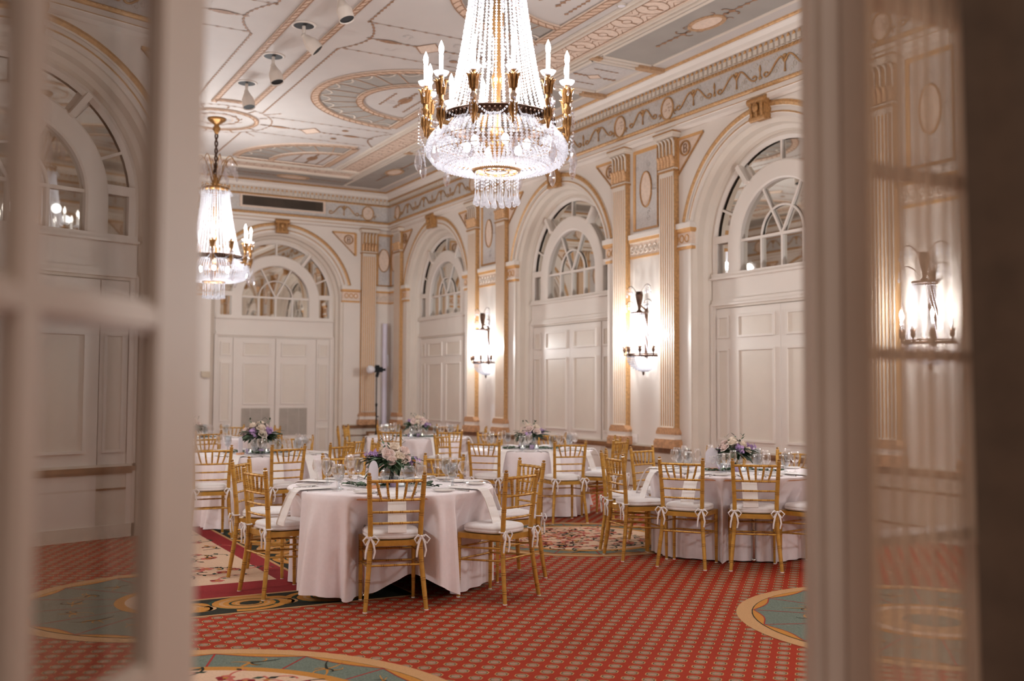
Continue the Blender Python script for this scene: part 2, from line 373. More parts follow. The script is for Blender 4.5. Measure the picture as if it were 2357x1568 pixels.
def medallion(mb, cx, cy, ro, ri, floral=True, seed=1):
    rnd = random.Random(seed)
    disc2(mb, cx, cy, ro, .002, 1); disc2(mb, cx, cy, ro-.10, .0026, 8); disc2(mb, cx, cy, ro-.108, .003, 3)
    n = 16
    for k in range(n):
        a0, a1 = 2*pi*k/n, 2*pi*(k+1)/n
        o = [(cx+(ro-.108)*cos(a0+(a1-a0)*i/10), cy+(ro-.108)*sin(a0+(a1-a0)*i/10)) for i in range(11)]
        q = [(cx+(ro-.112-.055*sin(pi*i/10))*cos(a0+(a1-a0)*i/10), cy+(ro-.112-.055*sin(pi*i/10))*sin(a0+(a1-a0)*i/10)) for i in range(10, -1, -1)]
        mb.add([(x, y, .0036) for x, y in o+q], [tuple(range(22))], 2); mb.strip(q, .008, 9, .004)
        mb.strip([(cx+r*cos(a0), cy+r*sin(a0)) for r in (ri, ro-.108)], .012, 9, .0036)
        am = (a0+a1)/2; rm = (ri+ro-.12)/2
        for j in range(7):
            b = rnd.uniform(0, 2*pi); l = rnd.uniform(.08, .17)
            p = curl(cx+rm*cos(am), cy+rm*sin(am), b, l, rnd.uniform(-3, 3), 8)
            mb.strip(p, lambda t: .012*(1-t)+.004, 2 if j < 5 else 8, .0036+.0002*j)
    disc2(mb, cx, cy, ri+.07, .0044, 2); disc2(mb, cx, cy, ri, .0048, 4)
    if floral:
        for _ in range(int(170*ri*ri)):
            a, r = rnd.uniform(0, 2*pi), ri*.92*sqrt(rnd.random()); sprig(mb, cx+r*cos(a), cy+r*sin(a), .0052, rnd)
    else:
        disc2(mb, cx, cy, ri*.8, .0052, 1); disc2(mb, cx, cy, ri*.4, .0056, 3)
medallion(mb, 0.85, 4.6, 1.43, 0.98, True, 3)
medallion(mb, 5.6, 4.5, 1.23, 0.45, False, 4)
medallion(mb, 5.6, 8.68, 1.16, 0.80, True, 5)
medallion(mb, 5.6, 12.8, 1.16, 0.80, True, 6)
# long panel with scroll border on the left
def rect(mb, x0, x1, y0, y1, z, m): mb.add([(x0, y0, z), (x1, y0, z), (x1, y1, z), (x0, y1, z)], [(0, 1, 2, 3)], m)
rect(mb, XL, 3.02, 6.80, 17.6, .0018, 1); rect(mb, XL, 3.0, 6.83, 17.57, .0022, 8)
rect(mb, XL, 2.50, 7.33, 17.1, .0030, 1); rect(mb, XL, 2.47, 7.37, 17.06, .0034, 5); rect(mb, XL, 2.29, 7.86, 16.6, .0038, 4)
rnd = random.Random(11)
def scrolls(mb, x0, y0, dx, dy, n):
    for k in range(n):
        cx, cy = x0+dx*(k+.5), y0+dy*(k+.5); sg = 1 if k % 2 else -1; fl = 1 if dx else 0
        for off, wd, m in ((0, .060, 2), (1.5, .030, 1), (3.0, .048, 2), (4.4, .020, 6)):
            p = []
            for i in range(40):
                t = i*.30; q = .232*math.exp(-t*.115); a_ = sg*t+off+k*2.1
                p.append((cx+q*cos(a_)*(1.25 if fl else 1), cy+q*sin(a_)*(1 if fl else 1.25)))
            mb.strip(p, lambda t, w=wd: w*(1-.75*t)+.004, m, .0030+.0001*(off+1))
        for s2 in (-1, 1):
            for w_, l_ in ((.075, .26), (.04, .2)):
                a = atan2(dy, dx)+pi/2*s2; q = (cx+dx/2, cy+dy/2)
                mb.strip(curl(q[0]-cos(a)*.02, q[1]-sin(a)*.02, a+(.5 if w_ < .05 else 0), l_, 2.2*s2), lambda t, w=w_: w*sin(pi*min(1, t*1.02+.02))+.004, 2 if w_ > .05 else 1, .0036)
scrolls(mb, XL, 7.09, .56, 0, 7); scrolls(mb, 2.75, 7.35, 0, .56, 17)
for _ in range(300):
    sprig(mb, rnd.uniform(XL+.2, 2.15), rnd.uniform(8.0, 12.5), .0042, rnd, 1.15)
mb.build('floor', FM, kind='structure')
# ------------------------------------------------------------------ ceiling
CM = [ceilc, mat('ceiling_gilt', (182, 146, 112), .5, .1, var=.2, scale=30), pinkt, greyc, brownp, cream2, greyb, mat('ceiling_braid', (208, 178, 154), .6, var=.12, scale=30), white]
mb = MB()
mb.box(XL-.3, XR+.3, -4 if False else YF-.15, YB+.3, ZC, ZC+.1, 0)
def Zc(i): return ZC-.003-.0012*i
def dash(mb, pts, wd=.03, m=4, lv=2, step=.11):
    """a painted garland line: thin stem with little leaves"""
    mb.strip(pts, wd*.3, m, Zc(lv))
    d = 0.0
    for i in range(len(pts)-1):
        a, b = V(pts[i]), V(pts[i+1]); l = (b-a).length; t = (b-a)/l if l else V((1, 0)); nn = V((-t.y, t.x))
        while d < l:
            q = a+t*d; mb.add([(q.x, q.y, Zc(lv+1)), (q.x+t.x*.05+nn.x*wd*.6, q.y+t.y*.05+nn.y*wd*.6, Zc(lv+1)), (q.x+t.x*.085, q.y+t.y*.085, Zc(lv+1)), (q.x+t.x*.05-nn.x*wd*.6, q.y+t.y*.05-nn.y*wd*.6, Zc(lv+1))], [(0, 1, 2, 3)], m); d += step
        d -= l
def seg(a, b, n=20): return [(a[0]+(b[0]-a[0])*i/n, a[1]+(b[1]-a[1])*i/n) for i in range(n+1)]
def braid(mb, pts, wd, lv=1, raised=True):
    e_ = .0017*lv; mb.strip(pts, wd, 2, ZC-.022-e_, th=.022); mb.strip(pts, wd*.86, 7, ZC-.0225-e_)
    k = len(pts); L = 0.0; acc = 0.0
    for s_ in (-1, 1):
        off = []
        for i in range(k):
            a, b = pts[max(i-1, 0)], pts[min(i+1, k-1)]; dx, dy = b[0]-a[0], b[1]-a[1]; l = hypot(dx, dy) or 1
            off.append((pts[i][0]-dy/l*wd*.46*s_, pts[i][1]+dx/l*wd*.46*s_))
        mb.strip(off, .016, 4, ZC-.026-e_)
    for i in range(k-1):
        a, b = V(pts[i]), V(pts[i+1]); l = (b-a).length; t = (b-a)/l; nn = V((-t.y, t.x))
        while acc < l:
            q = a+t*acc; mb.strip([tuple(q-nn*wd*.42-t*.05), tuple(q-t*.01), tuple(q+nn*wd*.42+t*.05)], .014, 4, ZC-.0255-e_); acc += .13
        acc -= l
def fan(mb, cx, cy, sx, cut=None):
    """half-ellipse fan; straight side at x=cx, belly towards -sx"""
    A, Bq = 1.74, 1.58
    def EL(f, n=44): 
        p = arc(1, -pi/2, pi/2, n)
        p = [(cx-sx*A*f*x, cy+Bq*f*y) for x, y in p]
        return [q for q in p if cut is None or q[1] <= cut] if cut else p
    o = EL(.96); base = [(cx, o[0][1]), (cx, o[-1][1])]
    mb.add([(x, y, Zc(0)) for x, y in o+[base[1], base[0]]], [tuple(range(len(o)+2))], 3)
    inn = EL(.60); mb.add([(x, y, Zc(2)) for x, y in inn+[(cx, inn[-1][1]), (cx, inn[0][1])]], [tuple(range(len(inn)+2))], 0)
    for k in range(1, 14):
        t = -pi/2+pi*k/14
        p = [(cx-sx*A*f*cos(t), cy+Bq*f*sin(t)) for f in (.64, .94)]
        if cut and max(q[1] for q in p) > cut: continue
        mb.strip(p, .022, 4, Zc(3)); mb.strip([(q[0], q[1]+.012) for q in p], .008, 7, Zc(4))
        t2 = t+pi/28; q = (cx-sx*A*.94*cos(t2), cy+Bq*.94*sin(t2))
        if cut and q[1] > cut-.1: continue
        tr = atan2(A*cos(t2)*sx, -Bq*sin(t2)) if False else 0
        mb.strip([(cx-sx*A*f*cos(a), cy+Bq*f*sin(a)) for f, a in ((.95, t+.01), (.89, t+.06), (.87, t2), (.89, t+pi/14-.06), (.95, t+pi/14-.01))], .03, 5, Zc(5))
    braid(mb, EL(1.0), .12, 1); braid(mb, EL(.62), .10, 4)
    braid(mb, seg(base[0], base[1]), .13, 7)
    if cut: braid(mb, seg((cx, cut), (cx-sx*A*.98*sqrt(max(0, 1-((cut-cy)/Bq)**2)), cut)), .1, 10)
    rn = random.Random(int(cy*10)+int(cx*3))
    # painted ornament inside
    yy = cy if not cut else cy-.35
    dash(mb, seg((cx-sx*.2, yy-.55), (cx-sx*.2, yy+.55)), .05, 4, 4, .09)
    mb.add([(cx-sx*.42+.09*cos(a*pi/6), yy+.2*sin(a*pi/6), Zc(5)) for a in range(12)], [tuple(range(12))], 4)
    dash(mb, seg((cx-sx*.42, yy-.45), (cx-sx*.42, yy+.45)), .07, 4, 5, .1); dash(mb, seg((cx-sx*.68, yy-.3), (cx-sx*.68, yy+.3)), .05, 4, 4, .1)
    for s_ in (-1, 1):
        mb.strip(curl(cx-sx*.45, yy+s_*.1, pi/2*s_, .5, 6*sx), .012, 6, Zc(6))
def roundels(mb, x, y0, y1, horiz=False, wd=.46, keep=None):
    a = .245; n = int((y1-y0)/(2*a)); st = (y1-y0)/n
    f = (lambda u, t: (t, u)) if not horiz else (lambda u, t: (u, t))
    P = lambda pts: [f(*p) for p in pts]
    for k in range(n):
        c = y0+st*(k+.5)
        mb.strip(P([(c+.19*cos(t*pi/12), x+.19*sin(t*pi/12)) for t in range(25)]), .010, 4, Zc(4))
        mb.strip(P([(c+.06*cos(t*pi/8), x+.06*sin(t*pi/8)) for t in range(17)]), .010, 4, Zc(4))
        for s_ in (-1, 1):
            mb.strip(P([(c+st/2-.08, x+s_*.06), (c+st/2, x+s_*.02), (c+st/2+.08, x+s_*.06)]), .010, 4, Zc(5))
            mb.strip(P([(c+st/2-.10, x+s_*.19), (c+st/2, x+s_*.1), (c+st/2+.10, x+s_*.19)]), .008, 4, Zc(5))
            mb.strip(P([(c, x+s_*.06), (c, x+s_*.15)]), .02, 4, Zc(5))
for sx in (1, -1):
    X = lambda x: CX+sx*(x-CX)
    fx = X(6.33)
    for b in BAYS[1:]: fan(mb, fx, b, sx)
    fan(mb, fx, BAYS[0], sx, cut=18.88)
    # scroll band running the length, with raised mouldings
    bx0, bx1 = sorted((X(6.60), X(7.17)))
    mb.add([(bx0, YF, Zc(0)), (bx1, YF, Zc(0)), (bx1, 19.75, Zc(0)), (bx0, 19.75, Zc(0))], [(0, 1, 2, 3)], 2)
    roundels(mb, X(6.88), YF, 19.4)
    for x in (6.58, 6.66, 7.12, 7.2):
        y1 = 19.12 if x < 6.7 else 19.72
        mb.strip(seg((X(x), YF), (X(x), y1)), .035, 5, ZC-.03, th=.03)
    mb.strip(seg((X(6.72), YF), (X(6.72), 19.3)), .012, 4, Zc(6)); mb.strip(seg((X(7.06), YF), (X(7.06), 19.3)), .012, 4, Zc(6))
    # grey panels along the side walls
    for b in BAYS:
        y0, y1 = (b-1.6, b+1.6) if b < 18 else (b-1.6, 20.55)
        x0, x1 = sorted((X(7.30), X(8.12)))
        mb.add([(x0, y0, Zc(0)), (x1, y0, Zc(0)), (x1, y1, Zc(0)), (x0, y1, Zc(0))], [(0, 1, 2, 3)], 3)
        for p in (((x0, y0), (x1, y0)), ((x1, y0), (x1, y1)), ((x1, y1), (x0, y1)), ((x0, y1), (x0, y0))):
            dash(mb, seg(*p), .04, 4, 2, .075); mb.strip(seg(*p), .05, 5, ZC-.012, th=.012)
        xm = X(7.71)
        mb.strip([(xm+.15*cos(t*pi/16), b+.26*sin(t*pi/16)) for t in range(33)], .045, 1, ZC-.018, th=.018)
        mb.add([(xm+.125*cos(t*pi/12), b+.235*sin(t*pi/12), Zc(4)) for t in range(24)], [tuple(range(24))], 2)
        for s_ in (-1, 1):
            dash(mb, seg((xm, b+s_*.29), (xm, b+s_*.95)), .06, 4, 4, .12)
            for s2 in (-1, 1): mb.strip(curl(xm, b+s_*.36, pi/2*s_, .22, 3.2*s2), .018, 4, Zc(6)); mb.strip(curl(xm+s2*.12, b+s_*.2, pi/2*s_+s2*-.6, .14, 3*s2), .014, 4, Zc(6))
    # small panels opposite the pilaster pairs
    for p in PIERS:
        x0, x1 = sorted((X(7.30), X(8.12)))
        for q in (((x0, p-.58), (x1, p-.58)), ((x1, p-.58), (x1, p+.58)), ((x1, p+.58), (x0, p+.58)), ((x0, p+.58), (x0, p-.58))):
            mb.strip(seg(*q), .05, 5, ZC-.02, th=.02); dash(mb, seg(*q), .03, 4, 2, .06)
        mb.add([(x0+.1, p-.5, Zc(1)), (x1-.1, p-.5, Zc(1)), (x1-.1, p+.5, Zc(1)), (x0+.1, p+.5, Zc(1))], [(0, 1, 2, 3)], 6)
        xm = X(7.71); mb.add([(xm-.12, p, Zc(4)), (xm, p-.1, Zc(4)), (xm+.12, p, Zc(4)), (xm, p+.1, Zc(4))], [(0, 1, 2, 3)], 2)
        mb.strip([(xm-.12, p), (xm, p-.1), (xm+.12, p), (xm, p+.1), (xm-.12, p)], .016, 4, Zc(5))
        dash(mb, seg((xm-.34, p), (xm-.14, p)), .06, 4, 4, .07); dash(mb, seg((xm+.14, p), (xm+.34, p)), .06, 4, 4, .07)
        for s_ in (-1, 1): dash(mb, seg((xm-.2, p+s_*.3), (xm+.2, p+s_*.3)), .03, 4, 4, .08)
        # gold bracket at the cornice end of the rib between panels
        for s_ in (-1, 1):
            ax, bx = sorted((X(7.95), X(8.35))); mb.box(ax, bx, p+s_*.69-.06, p+s_*.69+.06, ZC-.05, ZC, 1); 
            ax, bx = sorted((X(7.2), X(7.36))); mb.box(ax, bx, p+s_*.69-.05, p+s_*.69+.05, ZC-.035, ZC, 1)
            mb.strip(seg((X(7.3), p+s_*.69), (X(8.0), p+s_*.69)), .04, 5, ZC-.02, th=.02)
    # cross strips between fans with garlands and a lozenge
    for q in (16.44, 11.68, 6.92):
        for s_ in (-1, 1):
            dash(mb, seg((X(4.42 if q != 11.68 else 4.3), q+s_*.52), (X(6.45), q+s_*.53)), .03, 4, 2, .16)
        dash(mb, [(X(6.52-.22*sin(pi*t/12)), q-.5+1.0*t/12) for t in range(13)], .03, 4, 2, .1)
        xm = X(5.25)
        mb.add([(xm-.17, q, Zc(2)), (xm, q-.22, Zc(2)), (xm+.17, q, Zc(2)), (xm, q+.22, Zc(2))], [(0, 1, 2, 3)], 2)
        mb.strip([(xm-.17, q), (xm, q-.22), (xm+.17, q), (xm, q+.22), (xm-.17, q)], .025, 4, Zc(3))
        dash(mb, seg((X(4.42), q), (X(5.06), q)), .05, 4, 3, .1); dash(mb, seg((X(5.44), q), (X(6.3), q)), .05, 4, 3, .12)
        for xx in (4.72, 5.95): mb.add([(X(xx)+.14*cos(t*pi/5), q+.05*sin(t*pi/5), Zc(5)) for t in range(10)], [tuple(range(10))], 4)
        for s_ in (-1, 1):
            mb.add([(X(5.75)+.06*cos(t*pi/4), q+s_*.3+.05*sin(t*pi/4), Zc(5)) for t in range(8)], [tuple(range(8))], 4)
            mb.strip(curl(X(5.6), q+s_*.1, .8*s_, .5, 5*s_), .012, 6, Zc(4)); mb.strip(curl(X(4.9), q+s_*.2, 1.2*s_, .3, 5*s_), .012, 6, Zc(4))
    # line bounding the plain centre strip, garland line beside it
    for a, b in ((7.95, 15.42),):
        braid(mb, seg((X(3.98), a), (X(3.98), b), 60), .07)
    for a, b in ((7.6, 11.1), (12.26, 15.75), (17.15, 18.95)): dash(mb, seg((X(4.25), a), (X(4.25), b)), .035, 4, 2, .1)
    dash(mb, [(X(4.25+.22*sin(pi*t/12)), 11.1+1.16*t/12) for t in range(13)], .035, 4, 2, .1)
for q in (16.44, 6.92):
    ringp = lambda r, n=64: [(CX+r*cos(2*pi*i/n), q+r*sin(2*pi*i/n)) for i in range(n+1)]
    braid(mb, ringp(.62), .06); dash(mb, ringp(.86), .03, 4, 2, .12); mb.strip(ringp(.34), .02, 4, Zc(3)); mb.strip(ringp(.25), .012, 7, Zc(3))
    s_ = -1 if q > 10 else 1
    braid(mb, [(CX+1.17*cos(t), q+1.17*sin(t)) for t in [s_*(pi/2-.24+.48*i/16) for i in range(17)]], .07)
    for k in range(12):
        a = 2*pi*k/12; mb.strip(curl(CX+.4*cos(a), q+.4*sin(a), a+pi/2, .2, 4), .014, 4, Zc(3)); dash(mb, seg((CX+.68*cos(a), q+.68*sin(a)), (CX+.8*cos(a), q+.8*sin(a))), .03, 4, 3, .06)
    for k in range(4):
        a = pi/4+k*pi/2; dash(mb, seg((CX+.88*cos(a), q+.88*sin(a)), (CX+1.1*cos(a), q+1.1*sin(a))), .03, 4, 2, .1)
# end frame near the back wall
mb.add([(.8, 19.12, Zc(0)), (6.6, 19.12, Zc(0)), (6.6, 19.72, Zc(0)), (.8, 19.72, Zc(0))], [(0, 1, 2, 3)], 2)
roundels(mb, 19.4, 0.8, 6.6, True)
for y in (19.10, 19.18, 19.64, 19.72): mb.strip(seg((XL+1.45, y), (XR-1.45, y)), .035, 5, ZC-.031, th=.03)
mb.add([(.1, 19.85, Zc(0)), (7.3, 19.85, Zc(0)), (7.3, 20.55, Zc(0)), (.1, 20.55, Zc(0))], [(0, 1, 2, 3)], 3)
for xm in (6.1, 1.3):
    mb.strip([(xm+.32*cos(t*pi/16), 20.2+.15*sin(t*pi/16)) for t in range(33)], .045, 1, ZC-.018, th=.018)
    mb.add([(xm+.29*cos(t*pi/12), 20.2+.125*sin(t*pi/12), Zc(4)) for t in range(24)], [tuple(range(24))], 2)
    for s_ in (-1, 1): dash(mb, seg((xm+s_*.35, 20.2), (xm+s_*1.1, 20.2)), .06, 4, 4, .12)
disc2(mb, 6.52, 9.25, .05, ZC-.02, 8, 16); mb.strip([(6.52+.05*cos(t*pi/8), 9.25+.05*sin(t*pi/8)) for t in range(17)], .01, 5, ZC-.02, th=.02)
mb.build('ceiling', CM, kind='structure')
# ------------------------------------------------------------------ cornice, frieze and rails around the hall
def sweep(mb, prof, m_of=None, closed=True):
    """prof: (inset from wall, z); swept round the room rectangle with mitres"""
    c = [(XL, YF, 1, 1), (XR, YF, -1, 1), (XR, YB, -1, -1), (XL, YB, 1, -1)]
    for i in range(len(prof)-1):
        (p0, z0), (p1, z1) = prof[i], prof[i+1]; m = m_of[i] if m_of else 0
        for k in range(4):
            a, b = c[k], c[(k+1) % 4]
            mb.add([(a[0]+a[2]*p0, a[1]+a[3]*p0, z0), (b[0]+b[2]*p0, b[1]+b[3]*p0, z0), (b[0]+b[2]*p1, b[1]+b[3]*p1, z1), (a[0]+a[2]*p1, a[1]+a[3]*p1, z1)], [(0, 1, 2, 3)], m)
mb = MB()
prof = [(0, 4.97), (.10, 4.985), (.10, 5.03), (.115, 5.035), (.115, 5.045), (.10, 5.05), (.10, 5.105), (.125, 5.12), (.13, 5.14), (.115, 5.155), (.055, 5.165), (.055, 5.49), (.08, 5.495), (.095, 5.52), (.08, 5.54), (.075, 5.55), (.075, 5.66), (.12, 5.665), (.14, 5.69), (.15, 5.73), (.20, 5.765), (.225, 5.77), (.225, 5.775), (.24, 5.785), (.255, 5.80)]
mm = [0, 0, 0, 1, 0, 0, 1, 1, 1, 0, 3, 0, 1, 1, 0, 0, 0, 0, 0, 0, 0, 1, 1, 1]
sweep(mb, prof, mm)
mb.build('trim_1', [cream, gold, cream2, greyb], kind='structure')
# dentils + beads of the frieze per wall
def wall_run(wl): return (YF, YB) if wl in ('right', 'left') else (XL, XR)
def local(wl, c): return -c if wl in ('right', 'front') else c
for n, wl in enumerate(('right', 'left', 'back', 'front')):
    a, b = wall_run(wl); mb = MB(); x = a+.12
    while x < b-.1:
        u = local(wl, x); mb.box(u-.028, u+.028, -.115, -.074, 5.552, 5.612, 0)
        mb.add([(u-.028, -.11, 5.618), (u+.028, -.11, 5.618), (u, -.112, 5.660), (u, -.08, 5.66)], [(0, 1, 2), (0, 2, 3), (1, 3, 2)], 1)
        x += .092
    x = a+.1
    while x < b-.08:
        u = local(wl, x); mb.ball((u, -.094, 5.52), (.022, .016, .018), 0, 2); mb.ball((u+.03, -.128, 5.138), (.022, .012, .014), 0, 2); x += .062
    l, rz = at_wall(wl, 0); mb.build('trim_%d' % (2+n), [cream2, tan, gold], kind='structure', loc=l, rz=rz)
# frieze ornament
def frieze(mb, wl, cs, piers, ends, extra=()):
    y = -.066
    def rib(pts, r=.0115): mb.tube([(p[0], y, p[1]) for p in pts], r, 5, 1)
    def wave(c0, c1, h0, h1):
        return [(c0+(c1-c0)*i/12, h0+(h1-h0)*(.5-.5*cos(pi*i/12))) for i in range(13)]
    def peak(c, P=.42):
        for s_ in (-1, 1):
            rib(wave(c+s_*.06, c+s_*(P-.1), 5.43, 5.255)); v = [(c+s_*(P-.1+.035*sin(t*.55)), 5.283-.028*cos(t*.55)) for t in range(9)]; rib(v, .011)
            rib([(c+s_*(.06-.03+.03*cos(t*.5)), 5.43-.03+.03*cos(t*.5)-.02*t/6) for t in range(7)], .012)
            mb.tube([(c+s_*.16+.05*(1-t/14)*cos(t*.7), y+.006, 5.29+.05*(1-t/14)*sin(t*.7)) for t in range(14)], .005, 4, 3)
        mb.tube([(c, y, 5.42), (c, y, 5.3), (c, y, 5.235)], [.010, .008, .016], 5, 1)
        mb.ball((c, y-.005, 5.425), (.035, .014, .022), 1, 1)
    def fleur(c):
        mb.tube([(c, y, 5.27), (c, y, 5.34), (c, y, 5.37), (c, y, 5.43)], [.012, .008, .018, .003], 5, 1); mb.ball((c, y, 5.265), (.03, .012, .02), 1, 1)
    def roundel(c):
        mb.add([(c+.125*cos(t*pi/12), y+.006, 5.328+.145*sin(t*pi/12)) for t in range(24)], [tuple(range(24))], 2)
        mb.tube([(c+.13*cos(t*pi/12), y, 5.328+.15*sin(t*pi/12)) for t in range(24)], .013, 5, 1, closed=True)
        for k in range(7): mb.ball((c+.05*cos(k*1.3)+.01*k-.03, y, 5.34+.05*sin(k*1.9)), (.022, .01, .016), 0, 2)
        for s_ in (-1, 1): mb.tube([(c+s_*(.165+.02*cos(t*.6)), y, 5.25+.03*sin(t*.6)) for t in range(9)], .009, 4, 1)
    for c in cs:
        for k in (-1.26, -.42, .42, 1.26): peak(c+k)
        for k in (-.84, 0, .84): fleur(c+k)
    for p in piers:
        peak(p, .38)
        for s_ in (-1, 1): roundel(p+s_*.56)
    for e in ends: roundel(e)
    for e in extra: peak(e, .40)
    lo, hi = (min(cs+piers+ends)-1.4, max(cs+piers+ends)+1.4); rq = random.Random(9); xx = lo   # low relief arabesques of the ground
    while xx < hi:
        h_, q_ = rq.uniform(5.2, 5.46), rq.choice((-1, 1))
        mb.tube([(xx+.045*(1-t/11)*cos(q_*t*.75), y+.009, min(5.485, max(5.17, h_+.045*(1-t/11)*sin(t*.75)))) for t in range(11)], .005, 4, 3); xx += rq.uniform(.04, .09)
for n, (wl, cs, ps, ends) in enumerate((('right', BAYS, PIERS, [20.54, 2.6]), ('left', BAYS, PIERS, [20.54, 2.6]), ('back', [1.3], [3.7], [8.02, -.6]))):
    mb = MB(); s_ = -1 if wl == 'right' else 1
    frieze(mb, wl, [s_*c for c in cs], [s_*p for p in ps], [s_*e for e in ends], [7.47] if wl == 'back' else [])
    l, rz = at_wall(wl, 0); mb.build('trim_%d' % (6+n), [greyb, gold, pinkt, cream2], kind='structure', loc=l, rz=rz)
# dado: rail, mouldings, baseboard along each wall (not across the hall doors of the back wall)
def dado(name, wl, spans):
    mb = MB()
    for a, b in spans:
        a, b = sorted((local(wl, a), local(wl, b)))
        for x0, x1, y, z0, z1, m in ((a, b, -.012, .70, .725, 0), (a, b, -.055, .655, .70, 1), (a, b, -.035, .63, .655, 1), (a, b, -.014, .10, .63, 0), (a, b, -.03, .47, .49, 1), (a, b, -.04, 0, .12, 0), (a, b, -.045, .12, .14, 1)):
            mb.box(x0, x1, y, .0, z0, z1, m)
    l, rz = at_wall(wl, 0)
    return mb.build(name, [dadom, brownw], kind='structure', loc=l, rz=rz)
def spans_of(lo, hi, cs, h=1.41):
    out = []; x = lo
    for c in sorted(cs): out.append((x, c-h)); x = c+h
    return out+[(x, hi)]
dado('baseboard_right', 'right', spans_of(YF, YB, BAYS)); dado('baseboard_left', 'left', spans_of(YF, YB, BAYS)); dado('baseboard_back', 'back', spans_of(XL, XR, BACKC))
# ------------------------------------------------------------------ arch dressing (gold arc, keystone, impost, spandrels)
def arch_trim():
    r = empty('trim_20', kind='structure')
    mb = MB(); a0 = .235
    for r1, w1, r2, w2, m in ((1.62, 0, 1.61, -.02, 0), (1.61, -.02, 1.58, -.035, 1), (1.58, -.035, 1.545, -.02, 1), (1.545, -.02, 1.53, -.004, 0), (1.485, 0, 1.48, -.015, 0), (1.48, -.015, 1.462, -.015, 1), (1.462, -.015, 1.455, 0, 0)):
        q = a0 if r1 > 1.5 else a0+.03
        arch_strip(mb, r1, w1, r2, w2, m, zb=9, n=36, a0=q)
    mb.build('arch_moulding', [cream2, gold], r)
    mb = MB()   # keystone scroll console
    mb.prism([(-.13, 5.01), (.13, 5.01), (.105, 4.76), (-.105, 4.76)], -.12, .02, 0)
    for x in (-.09, 0, .09): mb.tube([(x, -.125, 5.0), (x, -.14, 4.9), (x, -.12, 4.78)], [.028, .02, .024], 6, 0)
    mb.tube([(-.15, -.11, 4.98), (.15, -.11, 4.98)], .05, 8, 0); mb.tube([(-.13, -.10, 4.77), (.13, -.10, 4.77)], .04, 8, 0); mb.ball((0, -.15, 4.89), (.05, .03, .06), 1, 0)
    mb.tube([(-.12, -.05, 5.035), (.12, -.05, 5.035)], .03, 6, 0)
    mb.build('keystone', [golddark], r)
    mb = MB()   # impost blocks both sides
    for s_ in (-1, 1):
        x0, x1 = (1.385, 1.775) if s_ > 0 else (-1.775, -1.385)
        for y, z0, z1, m in ((-.015, 3.36, 3.40, 1), (-.035, 3.40, 3.425, 0), (-.015, 3.425, 3.585, 2), (-.035, 3.585, 3.60, 1), (-.05, 3.60, 3.64, 1), (-.06, 3.64, 3.71, 0)):
            e = -y*.6; xa, xb = (x0-e, x1) if s_ > 0 else (x0, x1+e)
            mb.box(xa, xb, y, .16, z0, z1, m)
        for k in range(3): mb.tube([(s_*(1.47+.105*k)+.042*cos(t*pi/5), -.018, 3.505+.048*sin(t*pi/5)) for t in range(10)], .009, 4, 1, closed=True)
    mb.build('impost', [cream, tan, pinkt], r)
    for s_ in (-1, 1):   # spandrel triangle with lettered roundel
        mb = MB(); tri = [(s_*1.13, 4.87), (s_*1.66, 4.87), (s_*1.66, 4.38)]
        hyp = [(s_*(1.66+(1.13-1.66)*t/8-.06*sin(pi*t/8)*0), 4.38+(4.87-4.38)*t/8) for t in range(9)]
        mb.add([(x, -.006, z) for x, z in tri], [(0, 1, 2)], 0)
        for a, b, wd, m in ((tri[0], tri[1], .035, 1), (tri[1], tri[2], .05, 1), (tri[2], tri[0], .018, 2)):
            mb.bar((a[0], -.012, a[1]), (b[0], -.012, b[1]), .024, wd, m, up=(0, 1, 0)) if False else mb.strip([a, b], wd, m, -.022, ax='y', th=.022)
        c = (s_*1.5, 4.725)
        mb.tube([(c[0]+.095*cos(t*pi/10), -.018, c[1]+.095*sin(t*pi/10)) for t in range(20)], .014, 5, 2, closed=True)
        mb.add([(c[0]+.09*cos(t*pi/10), -.012, c[1]+.09*sin(t*pi/10)) for t in range(20)], [tuple(range(20))], 0)
        # the letter B drawn as a raised ribbon
        def rb(p): mb.tube([(c[0]+x, -.02, c[1]+z) for x, z in p], .0085, 4, 3)
        rb([(-.026, -.055), (-.026, .055)]); rb([(-.026, .055)]+[(.004+.026*sin(t*pi/8), .027+.028*cos(t*pi/8)) for t in range(9)]+[(-.026, -.001)])
        rb([(-.026, -.001)]+[(.006+.03*sin(t*pi/8), -.028+.027*cos(t*pi/8)) for t in range(9)]+[(-.026, -.055)])
        mb.build('spandrel', [pinkt, tan, golddark, brownp], r)
    return r
AT = arch_trim()
tn = [20]
def put(proto, wl, c, used=[]):
    l, rz = at_wall(wl, c)
    if id(proto) not in used:
        used.append(id(proto)); proto.location = l; proto.rotation_euler = (0, 0, rz); return proto
    o = dup(proto, l, rz); return o
for c in BAYS: put(AT, 'right', c)
for c in BAYS: put(AT, 'left', c)
for c in BACKC: put(AT, 'back', c)
